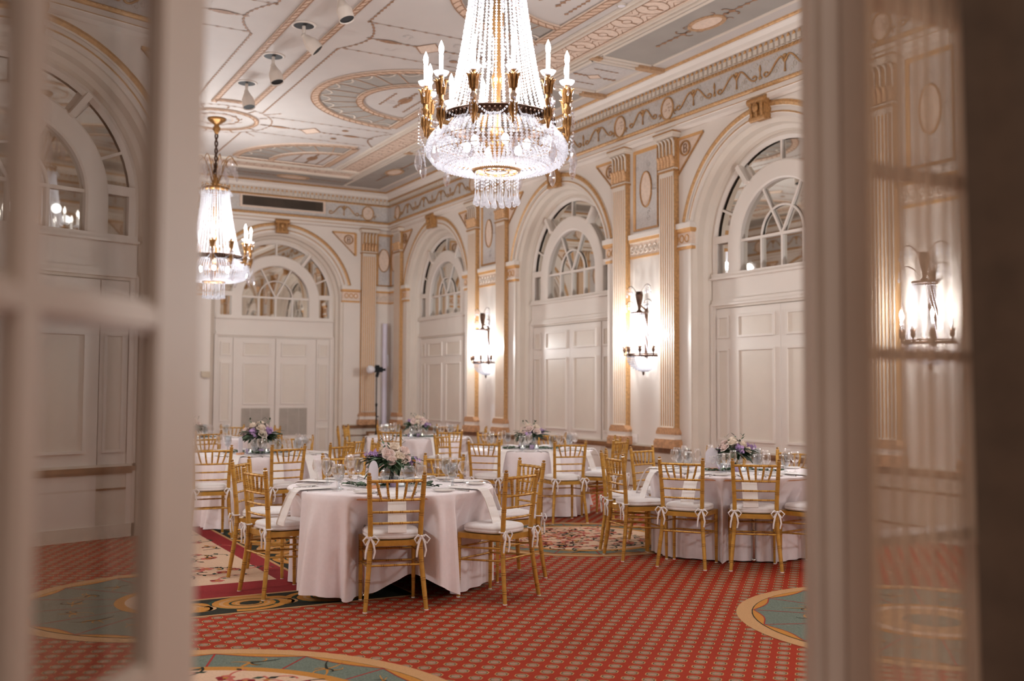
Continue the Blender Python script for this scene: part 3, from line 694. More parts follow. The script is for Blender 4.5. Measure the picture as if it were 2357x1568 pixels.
# ------------------------------------------------------------------ arched fanlight of mirror panes
def arched_window():
    r = empty('window_1', kind='structure'); mb = MB()
    # backing and frame (w = into the wall)
    arch_strip(mb, 1.28, .26, 1.235, .24, 0, zb=2.93); arch_strip(mb, 1.235, .24, 1.19, .275, 0, zb=2.93)
    p = arch_path(1.29, 2.93); mb.add([(x, .31, z) for x, z in p], [tuple(range(len(p)))], 0)
    def arcbar(r0, r1, w, a0=0.0, zb=9):
        arch_strip(mb, r1, .305, r1, w+.01, 0, zb, a0=a0); arch_strip(mb, r1, w+.01, r1-.02, w, 0, zb, a0=a0); arch_strip(mb, r1-.02, w, r0+.02, w, 0, zb, a0=a0); arch_strip(mb, r0+.02, w, r0, w+.015, 0, zb, a0=a0); arch_strip(mb, r0, w+.015, r0, .305, 0, zb, a0=a0)
    arcbar(.715, .945, .225, zb=2.98)
    mb.box(-1.25, 1.25, .215, .30, 2.925, 3.005, 0); mb.box(-1.27, 1.27, .195, .30, 2.93, 2.955, 0)
    for s_ in (-1, 1):
        x0, x1 = sorted((s_*.86, s_*1.22)); mb.box(x0, x1, .235, .30, 3.405, 3.50, 0)
        x0, x1 = sorted((s_*.74, s_*.88)); mb.box(x0, x1, .2345, .30, 2.985, 3.4, 0)
        x0, x1 = sorted((s_*1.165, s_*1.25)); mb.box(x0, x1, .245, .30, 2.98, 3.5, 0)
        # wide radial mullions
        a = pi/2+s_*R(36)
        mb.bar((.92*cos(a), .265, ZA+.92*sin(a)), (1.22*cos(a), .265, ZA+1.22*sin(a)), .06, .17, 0, up=(0, 1, 0))
        a = pi/2+s_*R(66)
        mb.bar((.92*cos(a), .283, ZA+.92*sin(a)), (1.2*cos(a), .283, ZA+1.2*sin(a)), .03, .03, 0, up=(0, 1, 0))
        # V bars of the centre light
        mb.bar((0, .28, 3.40), (s_*.36, .28, 3.40+.67), .03, .034, 0, up=(0, 1, 0))
        mb.box(s_*.36-.016, s_*.36+.016, .265, .30, 3.0, 3.42, 0)
    mb.bar((0, .283, ZA+.92), (0, .283, ZA+1.2), .03, .03, 0, up=(0, 1, 0))
    mb.box(-.016, .016, .265, .30, 3.0, 3.42, 0); mb.box(-.72, .72, .262, .30, 3.385, 3.42, 0)
    pts = arc(.36, 0, pi, 20, 0, 3.40); mb.tube([(x, .28, z) for x, z in pts], .017, 5, 0)
    mb.build('frame', [cream], r)
    def pane(poly):
        m2 = MB(); m2.add([(x, .30, z) for x, z in poly], [tuple(range(len(poly)))], 0)
        m2.build('pane', [mirrorm], r)
    pane([(-.72, 3.0), (.72, 3.0)]+[(.72*cos(t*pi/24), ZA+.72*sin(t*pi/24)) for t in range(25)])
    for s_ in (-1, 1): pane([(s_*.87, 3.0), (s_*1.18, 3.0), (s_*1.18, 3.41), (s_*.87, 3.41)])
    def rp(a0, a1): pane(arc(1.2, a0, a1, 12, 0, ZA)+arc(.94, a1, a0, 12, 0, ZA))
    rp(R(58), R(122)); rp(R(7), R(50)); rp(R(130), R(173))
    return r
AW = arched_window()
wn = 0
for wl, cs in (('right', BAYS), ('left', BAYS), ('back', BACKC)):
    for c in cs: put(AW, wl, c)
# ------------------------------------------------------------------ panelled doors under the fanlights
def rframe(mb, x0, x1, z0, z1, w, m=0, wd=.028, ft=.02):
    for a, b, c, d in ((x0, x1, z1-wd, z1), (x0, x1, z0, z0+wd), (x0, x0+wd, z0+wd, z1-wd), (x1-wd, x1, z0+wd, z1-wd)):
        mb.box(a, b, w-ft, w+.005, c, d, m)
    g = wd; mb.box(x0+g, x1-g, w-.004, w+.003, z0+g, z1-g, 1)
def door_bay(fixed):
    r = empty('door_1', kind='structure'); mb = MB(); W = .265
    mb.box(-1.29, 1.29, W, .33, 0, 2.935, 0)
    mb.box(-1.26, 1.26, W-.02, W, 2.66, 2.93, 0)                      # blank transom board
    mb.box(-1.26, 1.26, W-.06, W, 2.585, 2.615, 0); mb.box(-1.25, 1.25, W-.045, W, 2.615, 2.66, 0); mb.box(-1.25, 1.25, W-.03, W, 2.555, 2.585, 1)
    for s_ in (-1, 1):
        for x0, x1, d in ((1.195, 1.25, .035), (1.25, 1.28, .05)):
            a, b = sorted((s_*x0, s_*x1)); mb.box(a, b, W-d, W, 0, 2.60, 0)
    mb.build('surround', [cream, cream2], r)
    xs = ((-1.15, -.94), (.94, 1.15))
    for x0, x1 in xs:
        mb = MB(); a, b = (x0-.04, x1+.04); mb.box(a, b, W-.018, W, .02, 2.54, 0)
        for z0, z1 in ((2.16, 2.45), (.80, 2.02), (.14, .66)) if not fixed else ((2.16, 2.45), (.84, 2.02)): rframe(mb, x0, x1, z0, z1, W-.018)
        mb.build('side_panel', [cream, cream2], r)
    for s_ in (-1, 1):
        mb = MB(); a, b = sorted((s_*(.002 if fixed else .008), s_*.885)); mb.box(a, b, W-.03, W, .015, 2.54, 0)
        if fixed: x0, x1 = sorted((s_*.10, s_*.76))
        else: x0, x1 = sorted((s_*.12, s_*.68))
        rframe(mb, x0, x1, 2.16, 2.45, W-.03); rframe(mb, x0, x1, 1.15 if not fixed else .84, 2.02, W-.03)
        lf = mb.build('door_leaf', [cream, cream2], r)
        if not fixed:
            mb = MB(); q0, q1 = x0-.02, x1+.02; mb.box(q0, q1, W-.034, W-.028, .5, 1.07, 1)
            for k in range(19): mb.box(q0, q1, W-.045, W-.03, .51+k*.0295, .524+k*.0295, 0)
            for x in (q0+.18, q0+.42): mb.box(x-.004, x+.004, W-.047, W-.03, .5, 1.07, 0)
            mb.build('louvre_panel', [mat('louvre_grey', (196, 188, 178), .6) if 'louvre_grey' not in MATS else MATS['louvre_grey'], mat('louvre_gap', (150, 138, 124), .7) if 'louvre_gap' not in MATS else MATS['louvre_gap']], lf)
    if fixed:
        mb = MB(); mb.box(-1.28, 1.28, W-.06, W, .655, .70, 1); mb.box(-1.28, 1.28, W-.045, W, .63, .655, 1); mb.box(-1.28, 1.28, W-.05, W, .70, .725, 0); mb.box(-1.28, 1.28, W-.02, W, .02, .63, 0); mb.box(-1.28, 1.28, W-.03, W, .47, .49, 1); mb.box(-1.28, 1.28, W-.05, W, 0, .13, 0)
        mb.build('dado_rail', [dadom, brownw], r)
    return r
DF, DO = door_bay(True), door_bay(False)
for wl, cs in (('right', BAYS), ('left', BAYS)):
    for c in cs: put(DF, wl, c)
for c in BACKC: put(DO, 'back', c)
# ------------------------------------------------------------------ pilasters
def pilaster():
    r = empty('trim_40', kind='structure'); H = .155; D = .085
    mb = MB()   # base
    mb.box(-.225, .225, -D-.055, .0, .705, .80, 0); mb.box(-.215, .215, -D-.045, 0, .80, .825, 0); mb.box(-.19, .19, -D-.025, 0, .825, .89, 1)
    mb.prism([(-.205, .89), (.205, .89), (.205, .92), (.18, .955), (.165, .98), (-.165, .98), (-.18, .955), (-.205, .92)], -D-.03, 0, 0)
    mb.build('base', [mat('base_marble', (182, 138, 100), .4, var=.25, scale=25), cream], r)
    mb = MB(); n = 6   # fluted shaft: cream fillets, tan flutes, gold returns
    mb.box(-H, H, -D+.009, 0, .98, 4.44, 1)
    x = -H; fw = 2*H/(n+.42)
    for k in range(n+1):
        xa = -H+k*fw; mb.box(xa, xa+fw*.42, -D, -D+.010, .98, 4.40, 0)
    mb.box(-H, H, -D, -D+.010, 4.38, 4.44, 0); mb.box(-H, H, -D, -D+.010, .98, 1.0, 0)
    for s_ in (-1, 1): a, b = sorted((s_*(H+.001), s_*(H+.010))); mb.box(a, b, -D+.004, 0, .98, 4.44, 2)
    mb.build('shaft', [cream2, tan, gold], r)
    mb = MB()   # capital: necking, leaf row, flutes, abacus
    mb.box(-.185, .185, -D-.02, 0, 4.44, 4.465, 2); mb.box(-.175, .175, -D-.01, 0, 4.465, 4.49, 0); mb.box(-.165, .165, -D+.01, 0, 4.49, 4.90, 3)
    for k in range(5):
        xx = -.14+.07*k; mb.tube([(xx, -D+.0, 4.50), (xx, -D-.004, 4.60), (xx, -D-.03, 4.655), (xx, -D-.055, 4.645)], [.036, .034, .028, .012], 6, 1, flat=.9)
    for k in range(5):
        xx = -.155+.0775*k; mb.tube([(xx, -D+.008, 4.64), (xx, -D+.0, 4.84), (xx, -D-.03, 4.885), (xx, -D-.055, 4.875)], [.012, .015, .017, .006], 5, 0)
    mb.box(-.195, .195, -D-.045, 0, 4.90, 4.93, 0); mb.box(-.215, .215, -D-.06, 0, 4.93, 4.965, 0); mb.box(-.22, .22, -D-.065, 0, 4.965, 4.985, 2)
    mb.build('capital', [cream2, mat('capital_leaf', (206, 164, 122), .5, .1, var=.2, scale=40), golddark, gold], r)
    return r
PL = pilaster()
for wl in ('right', 'left'):
    for c in [20.50, 2.68]+[p+s_*.56 for p in PIERS for s_ in (1, -1)]: put(PL, wl, c)
for c in (8.06, 4.14, 3.26, -.66): put(PL, 'back', c)
# relief panels and rosette bands between the pilaster pairs
def pier_panel(hw, oval=True, cx=0.0):
    r = empty('trim_60', kind='structure'); mb = MB(); a, b = -hw, hw
    mb.add([(a, -.006, 3.76), (b, -.006, 3.76), (b, -.006, 4.88), (a, -.006, 4.88)], [(0, 1, 2, 3)], 0)
    rn = random.Random(3)
    for k in range(10):
        x, z = rn.uniform(a+.05, b-.05), rn.uniform(3.85, 4.8)
        if abs(x) < .13 and abs(z-4.32) < .3: continue
        mb.tube([(x+.05*(1-t/12)*cos(t*.8+k), -.008, z+.05*(1-t/12)*sin(t*.8+k)) for t in range(12)], .006, 4, 0)
    for p, q, wd, m in (((a, 4.88), (b, 4.88), .05, 1), ((a, 3.76), (a, 4.9), .05, 1), ((a-.02, 3.76), (b+.02, 3.76), .03, 2), ((b, 3.76), (b, 4.9), .014, 2)):
        mb.strip([p, q], wd, m, -.02, ax='y', th=.02)
    mb.build('relief_panel', [greyb, tan, golddark], r)
    mb = MB(); mb.add([(.125*cos(t*pi/16), -.012, 4.32+.245*sin(t*pi/16)) for t in range(32)], [tuple(range(32))], 0)
    mb.tube([(.13*cos(t*pi/16), -.014, 4.32+.25*sin(t*pi/16)) for t in range(32)], .012, 5, 1, closed=True)
    mb.build('oval_boss', [pinkt, golddark], r)
    mb = MB(); w2 = hw+.10
    for y, z0, z1, m in ((-.02, 3.36, 3.39, 1), (-.012, 3.39, 3.575, 0), (-.03, 3.575, 3.59, 2), (-.045, 3.59, 3.635, 1), (-.055, 3.635, 3.70, 3)): mb.box(-w2, w2, y, 0, z0, z1, m)
    k = int(w2*2/.1)
    for i in range(k):
        x = -w2+.05+i*(2*w2-.1)/max(1, k-1); mb.tube([(x+.042*cos(t*pi/5), -.016, 3.48+.055*sin(t*pi/5)) for t in range(10)], .009, 4, 2, closed=True); mb.ball((x, -.014, 3.48), (.018, .008, .022), 0, 2)
    mb.build('rosette_band', [pinkt, tan, cream2, cream], r)
    return r
PP = pier_panel(.27)
for wl in ('right', 'left'):
    for p in PIERS: put(PP, wl, p)
put(PP, 'back', 3.70)
PQ = pier_panel(.155); put(PQ, 'back', 8.425); put(PQ, 'right', 20.84)
# number the setting's copies by kind so that names stay wall/window/door/trim_<n>
cnt = {}
for o in list(COL.objects):
    if o.get('kind') == 'structure' and o.parent is None and o.name.split('_')[0] in ('window', 'door', 'trim'):
        k = o.name.split('_')[0]; cnt.setdefault(k, []).append(o)
for k, l in cnt.items():
    for i, o in enumerate(l): o.name = '%s_tmp%d' % (k, i)
    for i, o in enumerate(l): o.name = '%s_%d' % (k, i+1)
# ------------------------------------------------------------------ doorway in front of the camera
NW, ND = len(cnt['window']), len(cnt['door'])
sl = empty('window_%d' % (NW+1), (0, 0, 0), kind='structure')           # right sidelight
mb = MB(); mb.box(1.31, 1.375, 1.285, 1.312, 0, 2.42); mb.box(1.435, 1.86, 1.345, 1.425, 0, 2.42) if False else mb.box(1.325, 1.362, 1.275, 1.285, 0, 2.42)
mb.box(0.155, 0.24, 1.32, 1.43, 0, 2.42); mb.box(0.24, 1.86, 1.30, 1.41, 2.32, 2.43)
mb.build('jamb', [framem], sl)
mb = MB(); mb.box(1.378, 1.465, 1.30, 1.345, 0.02, 2.28); mb.box(1.77, 1.86, 1.30, 1.345, 0.02, 2.28); mb.box(1.465, 1.77, 1.30, 1.345, 2.205, 2.28); mb.box(1.465, 1.77, 1.30, 1.345, .02, .5); mb.box(1.395, 1.45, 1.296, 1.30, 0.1, 2.2)
mb.build('sash', [framem], sl)
mb = MB()
for z in (1.888, 1.545, 1.203, .86): mb.box(1.465, 1.77, 1.308, 1.338, z-.011, z+.011)
mb.build('muntin', [framem], sl)
mb = MB(); mb.add([(1.46, 1.323, .5), (1.775, 1.323, .5), (1.775, 1.323, 2.21), (1.46, 1.323, 2.21)], [(0, 1, 2, 3)]); mb.build('pane', [pane2], sl)
# open glazed leaf on the left: runs from the jamb towards the lobby
PH = R(35.65); LE = (.265, 1.339)
lf = empty('door_%d' % (ND+1), (LE[0], LE[1], 0), atan2(-cos(PH), -sin(PH)), kind='structure')   # local x along the leaf away from the jamb
mb = MB(); th = .022
mb.box(.0, .115, -th, th, .02, 2.30); mb.box(.74, .85, -th, th, .02, 2.30); mb.box(.115, .74, -th, th, 2.2, 2.30); mb.box(.115, .74, -th, th, .02, .42)
for x0, x1 in ((.1145, .120), (.735, .7405)): mb.box(x0, x1, -.012, .018, .42, 2.2)
mb.build('stile', [framem], lf)
mb = MB()
for z in (1.97, 1.557, 1.145, .735): mb.box(.115, .742, -.018, .021, z-.011, z+.011); mb.box(.115, .742, -.010, .0145, z-.018, z+.018)
mb.box(.350, .384, -.018, .0205, .42, 2.2); mb.box(.344, .390, -.010, .014, .42, 2.2)
mb.build('muntin', [framem], lf)
mb = MB(); mb.add([(.112, .010, .415), (.743, .010, .415), (.743, .010, 2.205), (.112, .010, 2.205)], [(0, 1, 2, 3)]); mb.build('pane', [panem], lf)
# ================================================================== THINGS
# ------------------------------------------------------------------ curtains
def folds(x0, x1, y, z0, z1, amp, nf, seed, slant=0.0, nz=10, thick=True):
    rn = random.Random(seed); n = nf*8; mb = MB(); ph = [rn.uniform(0, 6.28) for _ in range(4)]; vs = []
    for j in range(nz+1):
        t = j/nz
        for i in range(n+1):
            u = i/n; a = 2*pi*nf*u
            yy = y+amp*(sin(a+ph[0]+.8*sin(3*u+ph[1]))+.45*sin(a*.53+ph[2]+t*.6))*(.75+.25*t)
            xx = x0+(x1-x0)*u+slant*(1-t)*(1-u)+amp*.5*sin(a*1.0+ph[3])
            vs.append((xx, yy, z0+(z1-z0)*t))
    mb.add(vs, [(j*(n+1)+i, j*(n+1)+i+1, (j+1)*(n+1)+i+1, (j+1)*(n+1)+i) for j in range(nz) for i in range(n)], 0, True)
    return mb
folds(1.385, 1.68, 1.235, .04, 2.45, .010, 8, 5).build('sheer_curtain', [sheer], label='sheer brown curtain hanging over the glazed pane right of the doorway', cat='curtain')
folds(1.575, 2.35, 1.13, .03, 2.5, .034, 9, 8, slant=.03).build('heavy_curtain', [drapem], label='dark brown opaque drape gathered at the far right edge', cat='curtain')
mb = folds(.10, .76, -.045, .43, 2.19, .006, 9, 9); cu = mb.build('door_curtain', [leafcur], parent=lf)
NRM = V((cos(PH), -sin(PH)))
# ------------------------------------------------------------------ chandeliers
def light(name, loc, W, rad, parent=None):
    ld = bpy.data.lights.new(name, 'POINT'); ld.energy = W; ld.color = LIGHT_COL; ld.shadow_soft_size = rad
    o = bpy.data.objects.new(name, ld); COL.objects.link(o); o.location = loc
    if parent: o.parent = parent
    return o
def rotated(o, n, off=0.0, first=True):
    """n copies of part o around the axis of its parent"""
    o.rotation_euler = (0, 0, off)
    for k in range(1, n): dup(o, rz=off+2*pi*k/n, parent=o.parent)
def chandelier(loc, label):
    r = empty('chandelier', loc, 0.0, label, 'chandelier', 'crystal chandeliers of the hall')
    b = lambda mb, n, m, p=None: mb.build(n, m, p or r)
    mb = MB(); mb.lathe([(.0, 0), (.145, 0), (.15, -.015), (.13, -.04), (.075, -.075), (.045, -.095), (.04, -.12), (.06, -.15), (.062, -.18), (.04, -.21), (.025, -.25), (.0, -.26)], 20, 0, (0, 0, 2.898)); b(mb, 'canopy', [bronze])
    mb = MB()   # twisted rope chain
    for s_ in (0, pi): mb.tube([(.018*cos(s_+z*26), .018*sin(s_+z*26), 2.02+z) for z in [i*.02 for i in range(33)]], .014, 5)
    for k in range(3): mb.tube([(.035*cos(t*pi/6) if k % 2 else 0, 0 if k % 2 else .035*cos(t*pi/6), 1.96+.075*k+.05*sin(t*pi/6)) for t in range(12)], .010, 5, closed=True)
    b(mb, 'chain', [bronzed])
    mb = MB(); mb.lathe([(.0, .35), (.02, .36), (.05, .42), (.075, .50), (.06, .58), (.03, .63), (.028, .9), (.045, .95), (.05, 1.0), (.03, 1.05), (.022, 1.3), (.05, 1.42), (.055, 1.5), (.03, 1.6), (.04, 1.7), (.07, 1.78), (.05, 1.88), (.03, 1.98), (.0, 2.02)], 12)
    b(mb, 'stem', [bronze])
    mb = MB(); mb.lathe([(.425, .60), (.445, .60), (.452, .615), (.445, .63), (.44, .665), (.452, .675), (.447, .685), (.425, .685), (.425, .60)], 48)
    for k in range(72): a = 2*pi*k/72; mb.ball((.449*cos(a), .449*sin(a), .645), (.012, .012, .022), 0)
    b(mb, 'ring', [bronzed])
    mb = MB(); mb.lathe([(.165, .262), (.182, .262), (.185, .28), (.182, .298), (.165, .298), (.165, .262)], 32); mb.lathe([(.088, .258), (.10, .258), (.10, .27), (.088, .27), (.088, .258)], 24)
    for k in range(4): a = pi*k/2; mb.bar((.09*cos(a), .09*sin(a), .264), (.17*cos(a), .17*sin(a), .270), .008, .006)
    b(mb, 'lower_ring', [gold])
    mb = MB(); mb.lathe([(.195, 1.72), (.215, 1.72), (.222, 1.75), (.215, 1.78), (.195, 1.78), (.195, 1.72)], 32)
    for k in range(24): a = 2*pi*k/24; mb.ball((.215*cos(a), .215*sin(a), 1.80), .014, 0)
    b(mb, 'crown', [bronze])
    # tent strands
    mb = MB(); n = 46
    P = lambda t: (.425+(.205-.425)*(t**.62), .69+(1.73-.69)*t)
    for k in range(n):
        p, q = P(k/(n-1)), P(min(1, (k+.5)/(n-1))); mb.bead((p[0], 0, p[1]), .0130 if k % 2 else .0105, 1.25, (q[0]-p[0]-1e-4, 0, q[1]-p[1]+1e-4))
    rotated(b(mb, 'bead_strand', [crystal]), 42)
    mb = MB(); n = 20   # inner shorter strands
    for k in range(n):
        t = k/(n-1); mb.bead((.10+.05*sin(pi*t), 0, 1.1+.62*t), .011, 1.2)
    rotated(b(mb, 'inner_strand', [crystal]), 8)
    # basket
    mb = MB(); prof = [(.445, .60), (.475, .565), (.51, .525), (.535, .48), (.545, .43), (.535, .385), (.50, .34), (.45, .31), (.39, .292), (.32, .282), (.25, .275), (.185, .272)]
    pts = []
    for i in range(len(prof)-1):
        for j in range(2): pts.append((prof[i][0]+(prof[i+1][0]-prof[i][0])*j/2, prof[i][1]+(prof[i+1][1]-prof[i][1])*j/2))
    for k, (x, z) in enumerate(pts): mb.bead((x, 0, z), .0160 if x > .3 else .010, 1.05, (0, 0, 1))
    rotated(b(mb, 'basket_strand', [crystal]), 84)
    mb = MB()
    for z, rr in ((.48, .515), (.385, .515), (.305, .40)): mb.lathe([(rr-.010, z), (rr-.006, z+.004), (rr-.010, z+.008)], 48)
    b(mb, 'basket_frame', [bronze])
    # lower drops
    for nm, rr, zt, ln, cnt_ in (('pendant', .168, .262, .255, 18), ('pendant', .10, .262, .262, 10)):
        mb = MB()
        for k in range(5): mb.bead((rr, 0, zt-.01-k*.026), .010, 1.2)
        mb.drop((rr, 0, zt-ln), .019, ln-.13); rotated(b(mb, nm, [crystal]), cnt_, .1)
    # lamps inside the basket
    mb = MB(); mb.ball((.24, 0, .47), (.03, .03, .042), 2); rotated(b(mb, 'bowl_lamp', [bowlm]), 6, .3)
    # twelve candle arms
    mb = MB()
    mb.tube([(.43, 0, .60), (.47, 0, .56), (.53, 0, .56), (.56, 0, .60)], [.022, .018, .02, .028], 8)
    mb.lathe([(.0, .50), (.010, .51), (.016, .55), (.028, .575), (.024, .60), (.016, .625), (.024, .645), (.018, .665), (.020, .70), (.027, .715), (.018, .73), (.022, .79), (.030, .85), (.036, .865), (.018, .875), (.016, .89), (.026, .905)], 10, 0, (.56, 0, 0))
    for k in range(7):
        a = 2*pi*k/7; mb.tube([(.56+.022*cos(a), .022*sin(a), .76), (.56+.030*cos(a), .030*sin(a), .83), (.56+.040*cos(a), .040*sin(a), .862), (.56+.058*cos(a), .058*sin(a), .868)], [.010, .011, .010, .003], 4)
        mb.tube([(.56+.014*cos(a), .014*sin(a), .56), (.56+.026*cos(a), .026*sin(a), .60), (.56+.024*cos(a), .024*sin(a), .64), (.56+.034*cos(a), .034*sin(a), .66)], [.008, .010, .009, .003], 4)
    arm = b(mb, 'candle_arm', [bronze])
    mb = MB(); mb.lathe([(.0, .895), (.02, .895), (.045, .905), (.058, .925), (.060, .93), (.046, .915), (.02, .905)], 16, 0, (.56, 0, 0)); b(mb, 'drip_dish', [crystal], arm)
    mb = MB(); mb.lathe([(.0, .90), (.0165, .90), (.0165, 1.06), (.0, 1.06)], 10, 0, (.56, 0, 0)); b(mb, 'candle', [candlem], arm)
    mb = MB(); mb.lathe([(.008, 1.055), (.017, 1.075), (.021, 1.10), (.018, 1.125), (.009, 1.15), (.001, 1.168)], 12, 0, (.56, 0, 0)); b(mb, 'bulb', [bulbm], arm)
    mb = MB(); mb.ball((.605, 0, .70), (.014, .034, .034), 1, 0, False); b(mb, 'rosette', [clearx], arm)
    mb = MB()
    for k in range(9): mb.bead((.612, 0, .655-k*.026), .010, 1.3)
    mb.lathe([(.001, .43), (.018, .39), (.03, .34), (.028, .30), (.014, .265), (.001, .255)], 8, 0, (.612, 0, -.02), False); b(mb, 'pendant', [clearx], arm)
    for s_ in (-1, 1):
        mb = MB(); mb.drop((.56+.02, s_*.052, .80), .012, .10); b(mb, 'small_drop', [clearx], arm)
        mb = MB(); mb2 = MB()
        for k in range(11):
            t = k/10; a = s_*t*pi/12; rr = .60-.13*sin(pi*t/2); z = .68-.075*t-.035*sin(pi*t); mb.bead((rr*cos(a), rr*sin(a), z), .0095, 1.2)
            if k < 9: mb2.bead(((.60-.05*t)*cos(a*1.3), (.60-.05*t)*sin(a*1.3), .50-.16*sin(pi*t*.5)), .009, 1.2)
        b(mb, 'bead_swag', [crystal], arm); b(mb2, 'bead_swag', [crystal], arm)
    rotated(arm, 12, R(CH_OFF))
    # crown plume
    mb = MB(); pl = []
    for s in range(9): t = s/8; pl.append((.05+.29*t, 0, 1.86+.42*sin(t*2.3)))
    mb.tube(pl, .008, 5); pm = b(mb, 'plume_arm', [bronze]); mb = MB()
    for s in (3, 5, 7, 8):
        x, _, z = pl[s]
        for k in range(2+s % 2): mb.bead((x, 0, z-.02-k*.026), .010, 1.2)
        mb.lathe([(.001, .19), (.014, .16), (.024, .09), (.02, .04), (.001, 0)], 6, 0, (x, 0, z-.27), False)
    b(mb, 'pendalogue', [clearx], pm); rotated(pm, 8)
    mb = MB()
    for k in range(14): mb.bead((.215+.05*sin(pi*k/13), 0, 1.76-.09*sin(pi*k/13)), .010); 
    for k in range(10): mb.bead((.225, 0, 1.72-k*.03), .011, 1.2)
    rotated(b(mb, 'crown_strand', [crystal]), 16, .1)
    for k in range(6):
        a = R(CH_OFF)+2*pi*k/6+pi/12; light('candle_light', (.60*cos(a), .60*sin(a), 1.11), CHAND_W, .07, r)
    light('bowl_light', (0, 0, .57), BOWL_W, .12, r)
    return r
CH_OFF = -61.0-15
CH1 = chandelier((CX, 6.92, 2.90), 'large crystal basket chandelier with lit candles hanging above the nearest round table')
CH2 = dup(CH1, (CX, 16.44, 2.90), label='smaller-looking crystal chandelier hanging from a gilded canopy beyond the ceiling spotlights')
# ------------------------------------------------------------------ wall sconces
def sconce(c, label):
    l, rz = at_wall('right', c, 0)
    r = empty('wall_sconce', (l[0], l[1], 1.66), rz, label, 'wall lamp', 'crystal wall sconces on the right wall')
    b = lambda mb, n, m, p=None: mb.build(n, m, p or r)
    mb = MB(); mb.box(-.028, .028, -.02, .0, .28, 1.02); mb.ball((0, -.02, .62), (.06, .03, .12), 1); mb.tube([(0, -.02, .95), (0, -.10, 1.0), (0, -.13, .93)], .014, 6); b(mb, 'backplate', [bronzed])
    mb = MB(); mb.lathe([(.0, .90), (.045, .90), (.05, .915), (.02, .95), (.022, .99), (.034, 1.03), (.046, 1.09), (.052, 1.15), (.044, 1.20), (.0, 1.17)], 14, 0, (0, -.13, 0)); b(mb, 'urn', [bronzed])
    mb = MB(); mb.lathe([(.11, .885), (.125, .885), (.125, .91), (.11, .91)], 24, 0, (0, -.13, 0)); b(mb, 'crown', [bronzed])
    mb = MB(); pts = [(.27*cos(pi+pi*i/24), -.02+.26*sin(pi+pi*i/24), .30) for i in range(25)]; mb.tube(pts, .016, 6, flat=.6); mb.tube([(p[0], p[1], .325) for p in pts], .008, 5); b(mb, 'ring', [bronzed])
    for i in range(15):
        a = pi+pi*(i+.5)/15; mb = MB()
        for k in range(24):
            t = k/23; rr = .12+(.255-.12)*(1-t)**1.6; cy_ = -.13+(-.02+.13)*(1-t)
            mb.bead((rr*cos(a), cy_+rr*sin(a), .34+.55*t), .0105, 1.2)
        b(mb, 'bead_strand', [sconx])
    for i in range(23):
        a = pi+pi*i/22; mb = MB()
        for k in range(9): t = k/8; rr = .262*cos(t*1.35); mb.bead((rr*cos(a), -.02+rr*sin(a), .285-.20*sin(t*1.35)), .012, 1.1)
        b(mb, 'basket_strand', [sconx])
    mb = MB(); mb.lathe([(.0, .02), (.012, .04), (.018, .07), (.01, .09), (.0, .1)], 8, 0, (0, -.06, 0)); b(mb, 'finial', [bronzed])
    for i in range(5):
        a = pi+pi*(i+.5)/5; x, y = .31*cos(a), -.02+.29*sin(a); mb = MB()
        mb.tube([(.25*cos(a), -.02+.24*sin(a), .30), (x, y, .31), (x, y, .35)], .009, 5); mb.lathe([(.0, .34), (.012, .345), (.028, .38), (.018, .40), (.034, .43), (.0, .43)], 8, 0, (x, y, 0)); arm = b(mb, 'candle_arm', [bronzed])
        mb = MB(); mb.lathe([(.0, .43), (.014, .43), (.014, .53), (.0, .53)], 8, 0, (x, y, 0)); b(mb, 'candle', [candlem], arm)
        mb = MB(); mb.lathe([(.006, .53), (.017, .55), (.022, .58), (.016, .61), (.001, .645)], 10, 0, (x, y, 0)); b(mb, 'bulb', [bulbm], arm)
    for s_ in (-1, 1):
        for h, ln in ((1.17, .24), (.96, .26)):
            mb = MB(); pl = [(s_*(.04+ln*t/8), -.14, h+.12*sin(t/8*2.4)) for t in range(9)]; mb.tube(pl, .005, 4); a_ = b(mb, 'plume_arm', [bronzed]); mb = MB()
            for k in (4, 6, 8): x, y, z = pl[k]; mb.bead((x, y, z-.02), .010, 1.3); mb.bead((x, y, z-.05), .012, 1.2); mb.ball((x, y, z-.095), (.022, .012, .026), 1, 0, False)
            b(mb, 'crystal_drop', [crystal], a_)
    for s_ in (-1, 0, 1): light('sconce_light', (s_*.22, -.36+.08*abs(s_), .60), SCONCE_W, .05, r)
    return r
S1 = sconce(PIERS[1], 'lit crystal wall sconce between the nearer fluted pilasters, right of the big chandelier')
S2 = dup(S1, at_wall('right', PIERS[0], 1.66)[0], label='lit crystal wall sconce between the farther fluted pilasters, below the big chandelier')
S3 = dup(S1, at_wall('right', PIERS[2], 1.66)[0], label='wall sconce glowing dimly behind the sheer brown curtain')
for p, ph in zip(PIERS, ('farthest from the doorway', 'in the middle of that wall', 'nearest the doorway')):  # left-wall sconces are added out of view to help light the hall
    dup(S1, at_wall('left', p, 1.66)[0], pi/2, label='unseen crystal fill-light sconce added on the left wall, '+ph)
dup(S1, at_wall('front', 3.7, 1.66)[0], pi, label='unseen crystal fill-light sconce added on the entrance wall, beside the doorway, facing the tables')  # added out of view to light tables and cloths from the front
dup(S1, at_wall('front', 7.9, 1.66)[0], pi, label='unseen crystal fill-light sconce added on the entrance wall, near the right corner')  # second added entrance-wall sconce, unseen, for more front light
